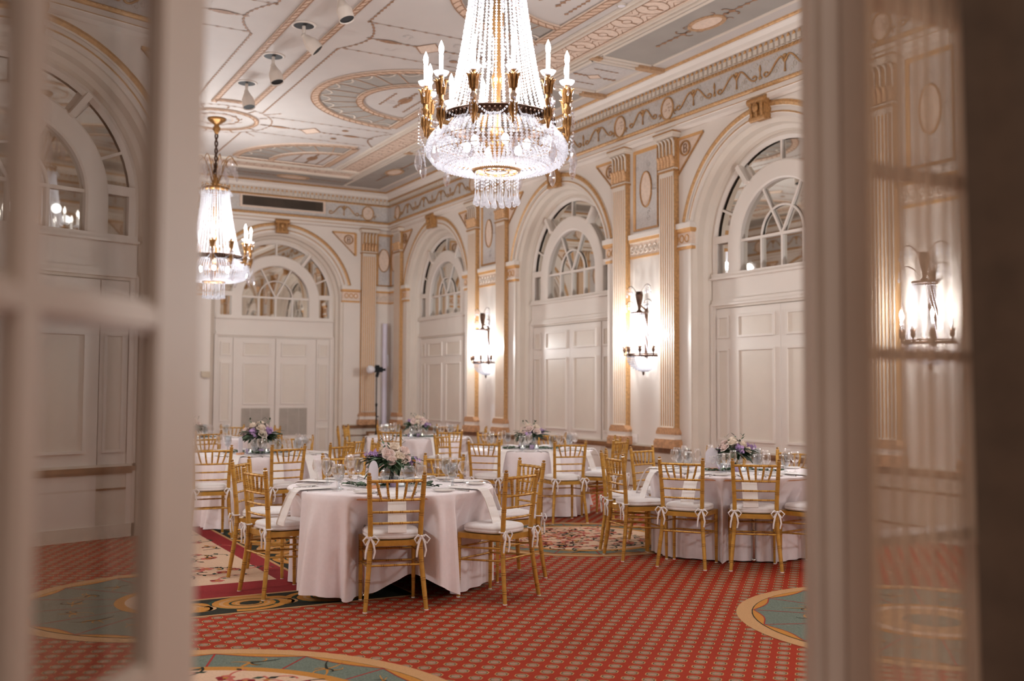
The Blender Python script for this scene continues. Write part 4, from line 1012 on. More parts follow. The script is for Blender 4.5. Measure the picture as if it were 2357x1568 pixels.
# ------------------------------------------------------------------ ceiling spotlights
def spot(y, tilt, label):
    r = empty('ceiling_spotlight', (3.62, y, ZC), 0, label, 'spotlight', 'adjustable spotlights in the ceiling')
    mb = MB(); mb.lathe([(.118, -.001), (.15, -.001), (.15, -.008), (.118, -.014), (.118, -.001)], 28); mb.build('trim_ring', [cream], r)
    mb = MB(); mb.lathe([(.0, -.0145), (.119, -.0145)], 28); mb.build('recess', [blackm], r)
    dx, dy = sin(tilt), -.25
    mb = MB(); d = V((dx, dy, -cos(tilt))).normalized(); p = V((0, 0, -.135))
    mb.tube([(0, 0, -.01), (0, 0, -.13)], .022, 8); mb.ball(p, .035, 1); mb.build('stem', [cream], r)
    mb = MB(); q = [p, p+d*.03, p+d*.07, p+d*.10, p+d*.13, p+d*.24]; mb.tube(q, [.03, .045, .062, .078, .086, .086], 18, cap=False); mb.tube([q[-1], q[-1]-d*.012], [.086, .078], 18, cap=False); h = mb.build('lamp_head', [cream], r)
    mb = MB(); mb.tube([q[-1]-d*.02, q[-1]-d*.012], [.077, .079], 18); mb.build('lens', [blackm], h)
    return r
spot(14.28, .12, 'cream ceiling spotlight farthest along the row, nearest the small chandelier'); spot(12.94, .18, 'cream ceiling spotlight in the middle of the row of black-rimmed recesses')
spot(11.65, .75, 'cream ceiling spotlight with its head tilted sharply to the right'); spot(10.36, .25, 'cream ceiling spotlight cut off by the top edge of the picture')
# ------------------------------------------------------------------ things on and near the back wall
r = empty('air_vent', (0, 0, 0), 0, 'long dark slatted air vent set in the frieze of the end wall', 'air vent')
mb = MB(); y = YB-.058
for a, b, c, d in ((5.22, 7.05, 5.475, 5.51), (5.22, 7.05, 5.235, 5.27), (5.22, 5.27, 5.27, 5.475), (7.0, 7.05, 5.27, 5.475)): mb.box(a, b, y-.025, y, c, d)
mb.build('frame', [pinkt], r)
mb = MB(); mb.box(5.27, 7.0, y-.004, y, 5.27, 5.475); mb.build('duct', [ventd], r)
mb = MB(); rn = random.Random(2)
for k in range(58): x = 5.29+k*.0297; mb.box(x-.004, x+.004, y-.02, y-.005, 5.275, 5.47)
mb.build('slat', [mat('vent_slat', (104, 88, 72), .6, var=.3, scale=2)], r)
r = empty('light_stand', (8.02, 20.35, 0), 0, 'black photo light stand with round white diffuser by the corner pilaster', 'light stand')
mb = MB(); mb.tube([(0, 0, .25), (0, 0, 1.15)], .016, 8); mb.tube([(0, 0, 1.15), (0, 0, 1.76)], .011, 8); mb.tube([(0, 0, 1.12), (0, 0, 1.18)], .025, 8); mb.tube([(0, 0, .9), (.05, 0, .9)], .012, 6); mb.build('pole', [blackm], r)
for k in range(3):
    a = .5+2*pi*k/3; mb = MB(); mb.tube([(0, 0, .55), (.45*cos(a), .45*sin(a), .01)], .012, 6); mb.tube([(0, 0, .28), (.22*cos(a), .22*sin(a), .285)], .008, 5); mb.build('leg', [blackm], r)
mb = MB(); mb.box(-.06, .12, -.045, .045, 1.84, 1.95); mb.box(.11, .19, -.03, .03, 1.87, 1.92); mb.box(-.03, .05, -.03, .03, 1.95, 1.99); mb.tube([(0, 0, 1.74), (.03, 0, 1.84)], .035, 8); mb.build('flash_head', [blackm], r)
mb = MB(); mb.tube([(-.06, 0, 1.895), (-.10, 0, 1.895), (-.17, 0, 1.895), (-.20, 0, 1.895)], [.05, .082, .088, .07], 16); mb.build('diffuser', [white], r)
mb = MB(); mb.tube([(8.43, 20.93, .76), (8.43, 20.93, 2.9)], .055, 16); mb.tube([(8.43, 20.93, .02), (8.43, 20.93, .78)], .057, 16); mb.tube([(8.43, 20.93, 2.9), (8.43, 20.93, 2.915)], .05, 16)
mb.build('upright_tube', [mat('lavender_white', (214, 208, 222), .5, var=.03)], label='tall white tube standing upright in the far corner of the hall', cat='tube')
mb = MB(); mb.box(8.49, 8.53, 20.95, 21.03, 1.98, 2.24); mb.build('thermostat', [white], label='small white box on the end wall beside the tall white tube', cat='thermostat')
mb = MB(); mb.box(4.51, 4.69, YB-.06, YB-.001, 1.72, 1.82); mb.box(4.53, 4.67, YB-.066, YB-.06, 1.70, 1.73)
mb.build('wall_box', [mat('wall_box_beige', (196, 182, 160), .5)], label='beige wall box mounted beside the end wall doors, next to the left jamb', cat='wall box')
mb = MB(); mb.box(XR-.012, XR-.001, 11.80, 11.92, .735, .86); mb.box(XR-.016, XR-.011, 11.835, 11.885, .755, .79); mb.box(XR-.016, XR-.011, 11.835, 11.885, .805, .84)
mb.build('wall_socket', [china], label='white wall socket between the two nearer pilasters', cat='wall socket')
mb = MB(); mb.box(XR-.006, XR-.001, 16.03, 16.25, .80, 1.22); mb.build('paper_notice', [china], label='plain white paper sheet on the wall below the farther sconce', cat='paper')
r = empty('framed_board', (8.17, 20.86, 0), 0, 'low brown-framed board leaning on the end wall behind the far table', 'board')
mb = MB()
for a, b, c, d in ((-.17, .17, .53, .57), (-.17, .17, .0, .04), (-.17, -.13, .04, .53), (.13, .17, .04, .53)): mb.box(a, b, -.03, .03, c, d)
mb.build('frame', [brownw], r); mb = MB(); mb.box(-.13, .13, .0, .012, .04, .53); mb.build('panel', [pinkt], r)
# ------------------------------------------------------------------ tables, cloths
TAB = {'A': (2.98, 7.24), 'B': (6.33, 7.2), 'C': (6.35, 10.95), 'D': (6.35, 14.4), 'E': (3.12, 11.45), 'F': (3.2, 15.4)}
TN = {'A': 'the nearest table', 'B': 'the table numbered 15', 'C': 'the table right of centre', 'D': 'the farthest corner table', 'E': 'the second left table', 'F': 'the far left table'}
mb = MB(); mb.lathe([(.0, .715), (.75, .715), (.757, .725), (.757, .735), (.75, .745), (.0, .745)], 48); TT = empty('round_table', (0, 0, 0)); mb.build('tabletop', [woodl], TT)
for k in range(4):
    a = pi/4+k*pi/2; mb = MB(); mb.tube([(.5*cos(a), .5*sin(a), .715), (.5*cos(a), .5*sin(a), .04)], .018, 8); mb.ball((.5*cos(a), .5*sin(a), .022), (.024, .024, .022), 1); mb.build('leg', [steel], TT)
def cloth(seed, lifts=(), tab=None):
    rn = random.Random(seed); NA, NZ = 288, 16; mb = MB(); vs = [(0, 0, .752)]
    fr = [(rn.randint(9, 15), rn.uniform(0, 6.28), rn.uniform(.5, 1)) for _ in range(3)]+[(rn.randint(18, 30), rn.uniform(0, 6.28), .5)]
    rings = [(.3, .752), (.6, .752), (.745, .7525), (.764, .749), (.772, .738)]
    for r_, z in rings: vs += [(r_*cos(2*pi*i/NA), r_*sin(2*pi*i/NA), z) for i in range(NA)]
    for j in range(1, NZ+1):
        t = j/NZ
        for i in range(NA):
            a = 2*pi*i/NA; f = sum(w_*sin(k*a+p) for k, p, w_ in fr)/2.6; g = sin(27*a+2.2*sin(5*a)+seed+.8*t)
            f = math.copysign(abs(f)**.75, f)
            lift = 0.0
            for la, lw, lh in lifts:
                d = (a-R(la)+pi) % (2*pi)-pi; lift += lh*math.exp(-(d/R(lw))**2)
            zz = .736-(.725-lift)*t-.004*abs(f)*t
            rr = .775+.022*t+(.012+.062*t**.8)*f*min(1, t*3)+(.008+.020*t)*g*min(1, t*4)+.006*t*sin(41*a+seed)+(.05*t**6*(.5+.5*sin(9*a+seed)) if lift < .02 else 0)
            X_, Y_, Z_ = rr*cos(a), rr*sin(a), max(.012, zz)
            for t_, ang_, dist_, tw_ in CHAIRS:     # the cloth hangs behind a chair pushed under the table
                if t_ != tab: continue
                fa = R(ang_)+pi+R(tw_); fx_, fy_ = cos(fa), sin(fa)
                ox, oy = dist_*cos(R(ang_))+.222*fx_, dist_*sin(R(ang_))+.222*fy_
                ly = (X_-ox)*fx_+(Y_-oy)*fy_; lx = (X_-ox)*fy_-(Y_-oy)*fx_
                lim = .232+.012*sin(40*lx+seed)
                if ly < lim and ly > -.5:
                    g_ = min(1, max(0, (.325-abs(lx)+.02*sin(9*a+seed))/.12)); g_ = g_*g_*(3-2*g_); h_ = min(1, max(0, (.735-Z_)/.20))
                    sh = (lim-ly)*g_*h_**.7; X_ += fx_*sh; Y_ += fy_*sh
            vs.append((X_, Y_, Z_))
    fs = [(0, 1+i, 1+(i+1) % NA) for i in range(NA)]
    for q in range(len(rings)+NZ-1):
        o = 1+q*NA; fs += [(o+i, o+NA+i, o+NA+(i+1) % NA, o+(i+1) % NA) for i in range(NA)]
    mb.add(vs, fs, 0, True); return mb
# table, bearing, distance of the back from the table centre, twist of the facing
CHAIRS = [('A', -110, .91, 6), ('A', 175, 1.02, 14), ('A', 131, 1.34, 14), ('A', -57, 1.11, -8), ('A', -4, 1.18, 5), ('A', 86, 1.32, 2), ('A', 45, 1.18, -8),
 ('B', 165, 1.16, 4), ('B', 135, 1.21, 4), ('B', 99, 1.18, 9), ('B', 53, 1.08, -5), ('B', -157, 1.01, 12), ('B', -121, .94, -7), ('B', -79, 1.03, -2), ('B', 13, .97, 0),
 ('C', -144, 1.29, 4), ('C', -101, 1.34, 0), ('C', -31, 1.07, 6), ('C', -62, 1.24, 0), ('C', 44, 1.05, 3), ('C', 83, 1.42, 8), ('C', 125, 1.26, 0),
 ('D', -33, 1.05, 3), ('D', -134, 1.15, -10), ('D', -93, 1.28, 0), ('D', 129, 1.26, 20), ('D', 160, 1.2, 0), ('D', 92, 1.1, 0), ('D', 40, 1.1, 0),
 ('E', -63, 1.26, 2), ('E', -13, 1.06, -42), ('E', -29, 1.30, 18), ('E', -93, 1.33, 16), ('E', -123, 1.48, 30), ('E', 48, .98, 18), ('E', 110, 1.1, 0),
 ('F', -94, 1.5, 18), ('F', 46, 1.12, 10), ('F', -4, 1.24, 0), ('F', 85, 1.15, 0)]
TADJ = {'A': 'nearest', 'B': 'right-hand', 'C': 'right of centre', 'D': 'farthest corner', 'E': 'second left', 'F': 'far left'}
for i, (k, (x, y)) in enumerate(TAB.items()):
    t = TT if i == 0 else dup(TT); t.location = (x, y, 0); t.rotation_euler = (0, 0, R(22 if k == 'B' else 0)); t['category'] = 'table'; t['group'] = 'round banquet tables'; t['label'] = 'round banquet table under the blush cloth of %s' % TN[k]
    cloth(i+1, ((-96, 17, .15), (200, 20, .06), (-25, 26, .05)) if k == 'A' else ((rn.uniform(0, 360), 15, .04),), k).build('tablecloth', [clothm], loc=(x, y, 0), label='floor-length blush satin tablecloth draped over %s' % TN[k], cat='tablecloth', group='blush round tablecloths')
# ------------------------------------------------------------------ chair
def bamboo(mb, pts, r, rings, m=0, n=8, rr=None):
    mb.tube(pts, r, n, m)
    P = [V(p) for p in pts]
    for t in rings:
        f = t*(len(P)-1); i = min(int(f), len(P)-2); q = P[i].lerp(P[i+1], f-i); d = (P[i+1]-P[i]).normalized()
        r0 = r if not isinstance(r, (list, tuple)) else r[i]+(r[i+1]-r[i])*(f-i)
        for o in (-.007, .007): mb.tube([q+d*(o-.003), q+d*o, q+d*(o+.003)], [r0*1.0, r0*1.14, r0*1.0], n, 1, cap=False)
GM = [chairg, chairg2]
def chair():
    r = empty('banquet_chair'); B = lambda mb, n, m=GM, p=None: mb.build(n, m, p or r)
    # seat frame (trapezoid, front wider); +y is the front
    mb = MB(); po = [(-.165, -.185), (.165, -.185), (.205, .185), (.175, .205), (-.175, .205), (-.205, .185)]
    mb.T = MX(((1, 0, 0, 0), (0, 0, 1, 0), (0, 1, 0, 0), (0, 0, 0, 1)))
    mb.prism(po, .425, .462); mb.T = None; B(mb, 'seat')
    for s_ in (-1, 1):
        mb = MB(); pts = [(s_*.205, -.235, .0), (s_*.192, -.215, .14), (s_*.177, -.195, .30), (s_*.168, -.185, .44), (s_*.170, -.192, .58), (s_*.177, -.205, .72), (s_*.184, -.220, .85), (s_*.186, -.225, .90)]
        bamboo(mb, pts, [.0150, .0165, .0175, .0185, .018, .017, .0165, .016], (.08, .2, .31, .40, .63, .76, .88, .955)); mb.ball((s_*.1865, -.226, .912), (.014, .014, .010), 1, 1); mb.tube([(s_*.205, -.235, 0), (s_*.205, -.235, .008)], .016, 8, 2); B(mb, 'rear_leg', GM+[china])
        mb = MB(); bamboo(mb, [(s_*.187, .192, 0), (s_*.187, .190, .22), (s_*.186, .188, .43)], [.0125, .015, .0165], (.3, .6, .85)); mb.tube([(s_*.187, .192, 0), (s_*.187, .192, .008)], .014, 8, 2); B(mb, 'front_leg', GM+[china])
        for z in (.29, .375):   # side stretchers
            mb = MB(); bamboo(mb, [(s_*(.1775 if z < .3 else .173), -.195, z), (s_*.187, .19, z-.02)], .0078, (.33, .66), n=6); B(mb, 'stretcher')
    for y, zs, hw in ((-.197, (.30,), .175), (.19, (.27, .355), .186)):
        for z in zs: mb = MB(); bamboo(mb, [(-hw, y, z), (hw, y, z)], .0078, (.25, .5, .75), n=6); B(mb, 'stretcher')
    cur = lambda u: -.016*(1-(2*u-1)**2)
    def rail(z, y, hw, r_):
        mb = MB(); bamboo(mb, [(-hw+2*hw*i/8, y+cur(i/8), z) for i in range(9)], r_, (.2, .4, .6, .8), n=6); B(mb, 'back_rail')
    rail(.862, -.221, .183, .0115); rail(.735, -.207, .178, .0095); rail(.655, -.199, .173, .0085); rail(.58, -.192, .170, .0085)
    for k in range(5):
        u = (k+1)/6; mb = MB(); bamboo(mb, [(-.135+.27*k/4, -.221+cur(u), .858), (-.118+.236*k/4, -.213+cur(u), .79), (-.10+.20*k/4, -.207+cur(u), .738)], [.0085, .0092, .007], (.35, .7), n=6); B(mb, 'spindle')
    # cushion, tied at the back
    mb = MB(); prof = [(.0, 0), (.955, 0), (1.0, .010), (1.0, .020), (.975, .024), (1.0, .028), (1.0, .036), (.95, .050), (.80, .056), (.0, .060)]
    def sq(a): # rounded trapezoid outline
        c, s = cos(a), sin(a); p = 3.2; rr = (abs(c)**p+abs(s)**p)**(-1/p); x, y = rr*c, rr*s; return (x*(.188+.012*y), y*.190+.012)
    n = 40; vs = []
    for q, z in prof: vs += [(sq(2*pi*i/n)[0]*q, sq(2*pi*i/n)[1]*q, .468+z) for i in range(n)]
    mb.add(vs, [(j*n+i, j*n+(i+1) % n, (j+1)*n+(i+1) % n, (j+1)*n+i) for j in range(len(prof)-1) for i in range(n)], 0, True)
    cs = B(mb, 'cushion', [cushm])
    for s_ in (-1, 1):
        mb = MB(); x, y, z = s_*.172, -.212, .487
        mb.tube([(x+.024*cos(t*pi/6), -.188+.026*sin(t*pi/6), z) for t in range(12)], .006, 5, closed=True)
        for d, w_ in ((-1, .05), (1, .055)):
            mb.tube([(x, y, z), (x+d*.025, y-.02, z+.014), (x+d*w_, y-.018, z-.012), (x+d*.035, y-.015, z-.045), (x+d*.008, y-.006, z-.006)], [.004, .006, .006, .006, .004], 5)
            mb.tube([(x, y-.004, z), (x+d*.02, y-.016, z-.04), (x+d*.03, y-.012, z-.09), (x+d*(.034 if d < 0 else .02), y-.010, z-.135)], [.004, .0075, .0075, .006], 5)
        mb.ball((x, y-.004, z), .011, 1); B(mb, 'tie_ribbon', [cushm], cs)
    return r
CH0 = chair(); chair_used = []
POSN = ['far side', 'far side, just left', 'far left side', 'left side, just beyond', 'left side', 'left side, just nearer', 'near left side', 'near side, just left', 'near side', 'near side, just right', 'near right side', 'right side, just nearer', 'right side', 'right side, just beyond', 'far right side', 'far side, just right']
def posname(t, ang, used):
    x, y = TAB[t]; va = math.degrees(atan2(y, x)); k = int(round(((ang-va) % 360)/22.5)) % 16
    for d in (0, 1, -1, 2, -2):
        if (t, (k+d) % 16) not in used: used.add((t, (k+d) % 16)); return POSN[(k+d) % 16]
    return POSN[k]
used = set(); SET = {}
for t, ang, dist, tw in CHAIRS:
    x, y = TAB[t]; a = R(ang); bx, by = x+dist*cos(a), y+dist*sin(a); fa = a+pi+R(tw)
    loc = (bx+.222*cos(fa), by+.222*sin(fa), 0); pn = posname(t, ang, used); SET.setdefault(t, []).append((ang, pn))
    o = CH0 if not chair_used else dup(CH0); chair_used.append(1)
    o.location = loc; o.rotation_euler = (0, 0, fa-pi/2)
    o['label'] = 'gold cushioned chair at the %s, of %s' % (pn, TN[t]); o['category'] = 'chair'; o['group'] = 'gold banquet chairs around the tables'
# ------------------------------------------------------------------ place settings
def lathe_obj(name, prof, m, n=18):
    mb = MB(); mb.lathe(prof, n); return mb.build(name, [m])
wine = lathe_obj('wine_glass', [(.0, .0), (.034, .0), (.033, .004), (.008, .01), (.0045, .02), (.004, .07), (.007, .082), (.022, .095), (.036, .118), (.039, .140), (.036, .165), (.031, .188), (.030, .188), (.035, .165), (.0375, .14), (.034, .118), (.018, .098), (.0, .09)], glassm)
goblet = lathe_obj('water_goblet', [(.0, .0), (.037, .0), (.036, .004), (.012, .012), (.007, .03), (.007, .045), (.012, .055), (.03, .072), (.040, .10), (.042, .13), (.038, .16), (.035, .178), (.034, .178), (.037, .16), (.0405, .13), (.038, .10), (.028, .075), (.0, .062)], waterg)
flute = lathe_obj('stem_glass', [(.0, .0), (.032, .0), (.031, .004), (.007, .01), (.0045, .02), (.0045, .09), (.02, .105), (.031, .13), (.032, .155), (.028, .185), (.025, .208), (.024, .208), (.027, .185), (.0305, .155), (.029, .13), (.018, .108), (.0, .098)], glassm)
plate = lathe_obj('bread_plate', [(.0, .004), (.045, .004), (.055, .006), (.078, .014), (.080, .013), (.06, .002), (.05, .0), (.0, .0)], china, 28)
mb = MB(); mb.box(-.006, .006, -.1, -.0, 0, .004); mb.add([(-.008, 0, .001), (.010, 0, .001), (.011, .07, .001), (.004, .105, .001), (-.008, .09, .001)]+[(-.008, 0, .003), (.010, 0, .003), (.011, .07, .003), (.004, .105, .003), (-.008, .09, .003)], [(4, 3, 2, 1, 0), (5, 6, 7, 8, 9), (0, 1, 6, 5), (1, 2, 7, 6), (2, 3, 8, 7), (3, 4, 9, 8), (4, 0, 5, 9)]); knife = mb.build('table_knife', [steel])
mb = MB(); mb.tube([(0, -.1, .003), (0, -.02, .004), (0, .03, .007), (0, .05, .006)], [.006, .004, .004, .006], 6, flat=1); mb.box(-.012, .012, .048, .065, .003, .006)
for k in range(4): mb.box(-.012+.0067*k, -.0085+.0067*k, .065, .10, .004, .006)
fork = mb.build('table_fork', [steel])
def napkin():
    mb = MB(); hw, n = .062, 4; path = [(.50, .7615), (.62, .7615), (.745, .7625), (.775, .760), (.800, .745), (.828, .70), (.862, .62), (.892, .54), (.897, .515)]; vs = []
    for r_, z in path:
        for i in range(n+1): u = -1+2*i/n; vs.append((r_, u*hw*(1-.14*max(0, (.74-z))*0), z))
    k = n+1; m = len(path)
    top = [(p[0]+.004, p[1], p[2]+.003) for p in vs]
    fs = [(j*k+i, j*k+i+1, (j+1)*k+i+1, (j+1)*k+i) for j in range(m-1) for i in range(n)]
    mb.add(vs, [tuple(reversed(f)) for f in fs]); mb.add(top, fs)
    b = [i for i in range(k)]+[j*k+n for j in range(1, m)]+[(m-1)*k+i for i in range(n-1, -1, -1)]+[j*k for j in range(m-2, 0, -1)]
    q = len(b); mb.add([vs[i] for i in b]+[top[i] for i in b], [(i, (i+1) % q, q+(i+1) % q, q+i) for i in range(q)]); return mb.build('napkin', [napm])
nap = napkin(); used_p = {}
def place(proto, key, loc, rz, label, cat, group):
    if key not in used_p: used_p[key] = 1; o = proto; o.location = loc; o.rotation_euler = (0, 0, rz)
    else: o = dup(proto, loc, rz)
    return tag(o, label, cat, group)
rn = random.Random(5)
for t, L in SET.items():
    x, y = TAB[t]; zt = .7535
    L = L
    for ang, pn in L:
        a = R({175: 186}.get(ang, ang)); e = lambda r_, s_: (x+r_*cos(a)-s_*sin(a), y+r_*sin(a)+s_*cos(a), zt)   # s_>0: to the sitter's right seen from the centre is negative
        j = lambda q=.012: rn.uniform(-q, q); end = 'at the %s, of %s' % (pn, TN[t])
        place(goblet, 'g', e(.49+j(), .10+j()), rn.uniform(0, 6), 'cut water goblet '+end, 'glass', 'water goblets on the tables')
        place(wine, 'w', e(.53+j(), .185+j()), 0, 'round-bowled wine glass '+end, 'glass', 'wine glasses on the tables')
        place(flute, 'f', e(.44+j(), .19+j()), 0, 'tall narrow stem glass '+end, 'glass', 'tall stem glasses on the tables')
        place(plate, 'p', e(.60+j(), -.22+j()), 0, 'small white bread plate '+end, 'plate', 'bread plates on the tables')
        place(knife, 'k', e(.645+j(), .13+j()), a+pi/2+j(.1), 'steel knife '+end, 'knife', 'knives on the tables')
        place(fork, 'r', e(.645+j(), -.115+j()), a+pi/2+j(.1), 'steel fork '+end, 'fork', 'forks on the tables')
        place(nap, 'n', (x, y, 0), a+j(.05), 'linen napkin hanging '+end, 'napkin', 'napkins hanging from the tables')
# ------------------------------------------------------------------ centrepieces
def leaf(mb, p, d, l, w_, m, rnd, curl_=.3):
    d = V(d).normalized(); s = d.cross(V((rnd.uniform(-.3, .3), rnd.uniform(-.3, .3), 1))); s = s.normalized() if s.length > 1e-3 else V((1, 0, 0)); nrm = s.cross(d)
    p = V(p); vs = []
    for t, q in ((0, .08), (.25, .75), (.55, 1), (.82, .55), (1, .03)):
        c = p+d*l*t-V((0, 0, 1))*l*curl_*t*t
        vs += [c-s*w_*q/2+nrm*w_*.12, c, c+s*w_*q/2+nrm*w_*.12]
    mb.add(vs, [(i*3+k, i*3+k+1, i*3+k+4, i*3+k+3) for i in range(4) for k in range(2)], m, True)
def rose(mb, c, r, ax, rnd):
    ax = V(ax).normalized(); a = ax.orthogonal().normalized(); b = ax.cross(a); c = V(c)
    for lay, (rr, op, n, h) in enumerate(((.25, .1, 3, .95), (.5, .35, 4, .9), (.78, .6, 5, .75), (1.0, .95, 6, .55))):
        for k in range(n):
            t0 = 2*pi*k/n+lay*.7+rnd.uniform(-.15, .15); wv = 2*pi/n*.75; vs = []
            for i in range(5):
                f = i/4; q = r*rr*(.35+.65*f**.7)+(r*.12*op*f**3)
                for j_ in range(5):
                    u = (j_/4-.5)*2; t = t0+u*wv*(.45+.55*sin(pi*min(1, f*.75+.1))); z = r*(-.5+1.35*h*f*(1-.18*u*u)-.35*op*f**3)
                    vs.append(c+(a*cos(t)+b*sin(t))*q+ax*z)
            mb.add(vs, [(i*5+j_, i*5+j_+1, (i+1)*5+j_+1, (i+1)*5+j_) for i in range(4) for j_ in range(4)], 0, True)
    mb.ball(c-ax*r*.1, r*.5, 1)
def floret(mb, c, r, ax, rnd):
    ax = V(ax).normalized(); a = ax.orthogonal().normalized(); b = ax.cross(a); c = V(c)
    for k in range(5):
        t = 2*pi*k/5+rnd.random(); d = a*cos(t)+b*sin(t); s = ax.cross(d)
        mb.add([c, c+d*r*.6+s*r*.42+ax*r*.2, c+d*r+ax*r*.05, c+d*r*.6-s*r*.42+ax*r*.2], [(0, 1, 2, 3)])
def arrangement(seed):
    rnd = random.Random(seed); r = empty('flower_arrangement'); B = lambda mb, n, m: mb.build(n, m, r)
    mb = MB(); mb.lathe([(.0, .0), (.045, .0), (.05, .004), (.062, .03), (.068, .065), (.062, .10), (.050, .125), (.048, .125), (.060, .10), (.066, .065), (.060, .03), (.046, .008), (.0, .006)], 24); B(mb, 'glass_vase', [waterg])
    mb = MB()
    for _ in range(16): a, q = rnd.uniform(0, 6.28), rnd.uniform(.01, .04); mb.tube([(q*cos(a), q*sin(a), .02), (q*.4*cos(a+2), q*.4*sin(a+2), .14)], .0025, 4)
    B(mb, 'stems', [leafd])
    mb = MB()
    for _ in range(120):
        a = rnd.uniform(0, 6.28); el = rnd.uniform(-.45, .55); q = rnd.uniform(.03, .11); d = (cos(a)*cos(el), sin(a)*cos(el), sin(el)); big = rnd.random()
        leaf(mb, (q*cos(a), q*sin(a), .135+.05*rnd.random()), d, rnd.uniform(.07, .14), rnd.uniform(.026, .050), 0 if big < .72 else 1, rnd)
    for k in range(4):
        a = rnd.uniform(0, 6.28)
        for s in range(5): leaf(mb, (.03*cos(a)+.014*s*cos(a), .03*sin(a)+.014*s*sin(a), .19+.026*s), (cos(a+s*2), sin(a+s*2), .9), .045, .016, s % 2, rnd, .1)
    B(mb, 'foliage', [leafd, leafg])
    # local +x is to the right as seen from the doorway, -y towards it
    fl = [(.055, -.085, .185, .054, 0), (.015, -.03, .255, .046, 0), (-.02, -.09, .215, .040, 1), (.085, -.02, .225, .048, 1), (.03, .06, .245, .046, 0), (.10, -.07, .195, .036, 1), (-.06, .05, .225, .046, 0), (-.10, .08, .18, .04, 0), (.10, .07, .2, .042, 1), (-.03, -.045, .235, .036, 1), (.0, -.12, .175, .034, 1)]
    for x, y, z, sz, m in fl:
        mb = MB(); rose(mb, (x, y, z), sz, (x*6, y*6-.25, .7), rnd); B(mb, 'rose', [rosem if m == 0 else blush])
    for a, el, nf in ((2.95, .42, 34), (-.15, .15, 12), (1.7, .4, 22)):
        mb = MB(); d = V((cos(a)*cos(el), sin(a)*cos(el), sin(el))); mb.tube([(0, 0, .13), tuple(V((0, 0, .13))+d*.16)], .004, 4)
        for k in range(nf):
            t = rnd.uniform(.45, 1); p = V((0, 0, .14))+d*(.06+.11*t)+V((max(-.03, min(.03, rnd.gauss(0, .015))), max(-.03, min(.03, rnd.gauss(0, .015))), max(-.03, min(.03, rnd.gauss(0, .014))))); floret(mb, p, .017, (rnd.gauss(d.x, .6), rnd.gauss(d.y-.3, .6), rnd.gauss(.4, .5)), rnd)
        B(mb, 'lilac_sprig', [lilac])
    return r
def garland(seed):
    rnd = random.Random(seed); mb = MB(); pts = [(-.34+.68*i/20, .10*sin(i*.42+seed)-.06, .012) for i in range(21)]; mb.tube(pts, .003, 4, 0)
    for p in pts:
        for _ in range(4):
            a = rnd.uniform(0, 6.28); leaf(mb, p, (cos(a), sin(a), rnd.uniform(.15, .8)), rnd.uniform(.04, .08), rnd.uniform(.028, .044), rnd.choice((0, 1, 1)), rnd, .25)
    return mb
CEN = {'A': ('on the nearest table, lilac spray at left', -.39, 1.12), 'B': ('beside the number 15 sign', 2.6, 1.05), 'C': ('on the table right of centre', 4.2, 1.1), 'D': ('on the farthest corner table', -.9, 1.15), 'E': ('on the second left table', 2.2, 1.25), 'F': ('half hidden by glasses on the far left table', 1.0, 1.0)}
FA = arrangement(21); first = True
votive = MB(); votive.lathe([(.0, .0), (.026, .0), (.030, .01), (.032, .05), (.034, .062), (.032, .062), (.029, .05), (.026, .012), (.0, .01)], 14)
vg = votive.build('votive_glass', [waterg]); vu = None
pv = MB(); pv.lathe([(.0, .0), (.022, .0), (.026, .01), (.028, .055), (.026, .055), (.024, .012), (.0, .01)], 14); pvm = pv.build('votive_holder', [purple]); fp = True
mbf = MB(); mbf.lathe([(.0, .012), (.024, .012), (.024, .03), (.0, .03)], 10); wx = mbf.build('wax', [candlem], vg)
mbf = MB(); mbf.lathe([(.001, .03), (.005, .037), (.004, .045), (.0005, .055)], 8); fl_ = mbf.build('flame', [flamem], wx)
fv = True
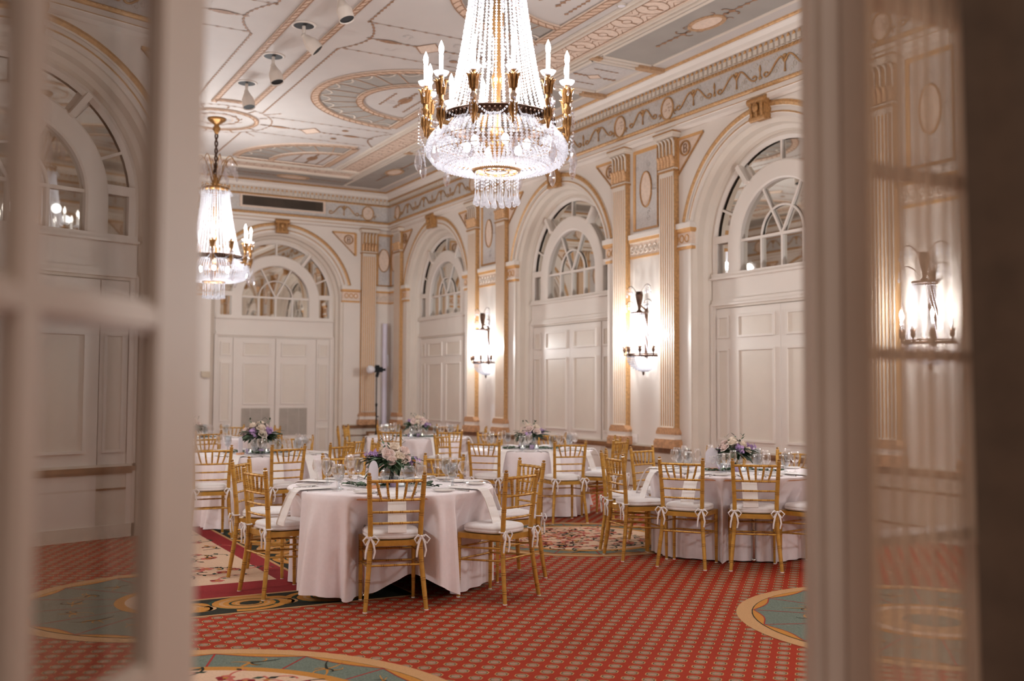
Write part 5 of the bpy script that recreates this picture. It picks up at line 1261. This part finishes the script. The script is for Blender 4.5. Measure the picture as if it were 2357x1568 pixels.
for k, (ph, rz, sc) in CEN.items():
    x, y = TAB[k]; o = FA if first else dup(FA); first = False
    o.location = (x, y, .7535); o.rotation_euler = (0, 0, rz); o.scale = (sc, sc, sc); tag(o, 'glass vase of white roses and lilac '+ph, 'flower arrangement', 'table flower arrangements')
    garland(hash(k) % 50 if False else ord(k)).build('leaf_garland', [leafd, leafg], loc=(x-.03, y-.07, .7535), rz=-.5, label='eucalyptus garland laid around the vase on '+TN[k], cat='garland', group='leaf garlands on the tables')
    va = atan2(y, x)
    for i, (da, q, what) in enumerate(((2.6, .19, 'left'), (-2.7, .17, 'right'))):
        v = vg if fv else dup(vg); fv = False; v.location = (x+q*cos(va+da), y+q*sin(va+da), .7535); tag(v, 'small lit votive candle glass just %s of the flowers on %s' % (what, TN[k]), 'candle', 'lit votives on the tables')
    for i, (da, q, what) in enumerate(((-3.05, .16, 'nearer'), (2.2, .15, 'other'))):
        v = pvm if fp else dup(pvm); fp = False; v.location = (x+q*cos(va+da), y+q*sin(va+da), .7535); tag(v, '%s purple glass holder beside the vase on %s' % (what, TN[k]), 'candle holder', 'purple glass holders on the tables')
def table_sign(loc, rz, label, text=None, h=.2, w_=.125):
    r = empty('table_sign', loc, rz, label, 'table sign', 'arched acrylic table signs'); mb = MB()
    mb.box(-.055, .055, -.025, .025, 0, .022); mb.build('sign_base', [woodl], r)
    mb = MB(); pl = [(-w_/2, .018), (w_/2, .018)]+[(w_/2*cos(t*pi/14), h-w_*.62+w_*.62*sin(t*pi/14)) for t in range(15)]; mb.prism(pl, -.003, .003); p = mb.build('sign_plate', [acryl], r)
    if text:
        def stroke(mb, pts): mb.tube([(x, -.0045, z) for x, z in pts], .0042, 5)
        mb = MB(); stroke(mb, [(-.030, .12), (-.018, .128), (-.018, .062)])
        stroke(mb, [(.032, .127), (.004, .127), (.002, .10)]+[(.012+.022*sin(t*pi/10+.0)-.006, .0835+.0225*cos(t*pi/10)) for t in range(1, 13)]); mb.build('number', [china], p)
    return r
def facing(x, y, d=0): return atan2(-y, -x)+pi/2+d
table_sign((2.765, 7.06, .7535), facing(2.7, 7.0, 1.0), 'arched white table sign on a wooden foot on the nearest table')
table_sign((6.13, 7.28, .7535), facing(6.13, 7.28, .3), 'frosted arched table sign numbered 15 on the right-hand table', '15', .205, .12)
table_sign((2.86, 11.28, .7535), facing(2.86, 11.28, 1.2), 'edge-on arched table sign on the second table on the left')
# the proto empties that were never placed must not linger
for o in list(bpy.data.objects):
    if o.type == 'EMPTY' and not o.children and not o.users_collection: bpy.data.objects.remove(o)
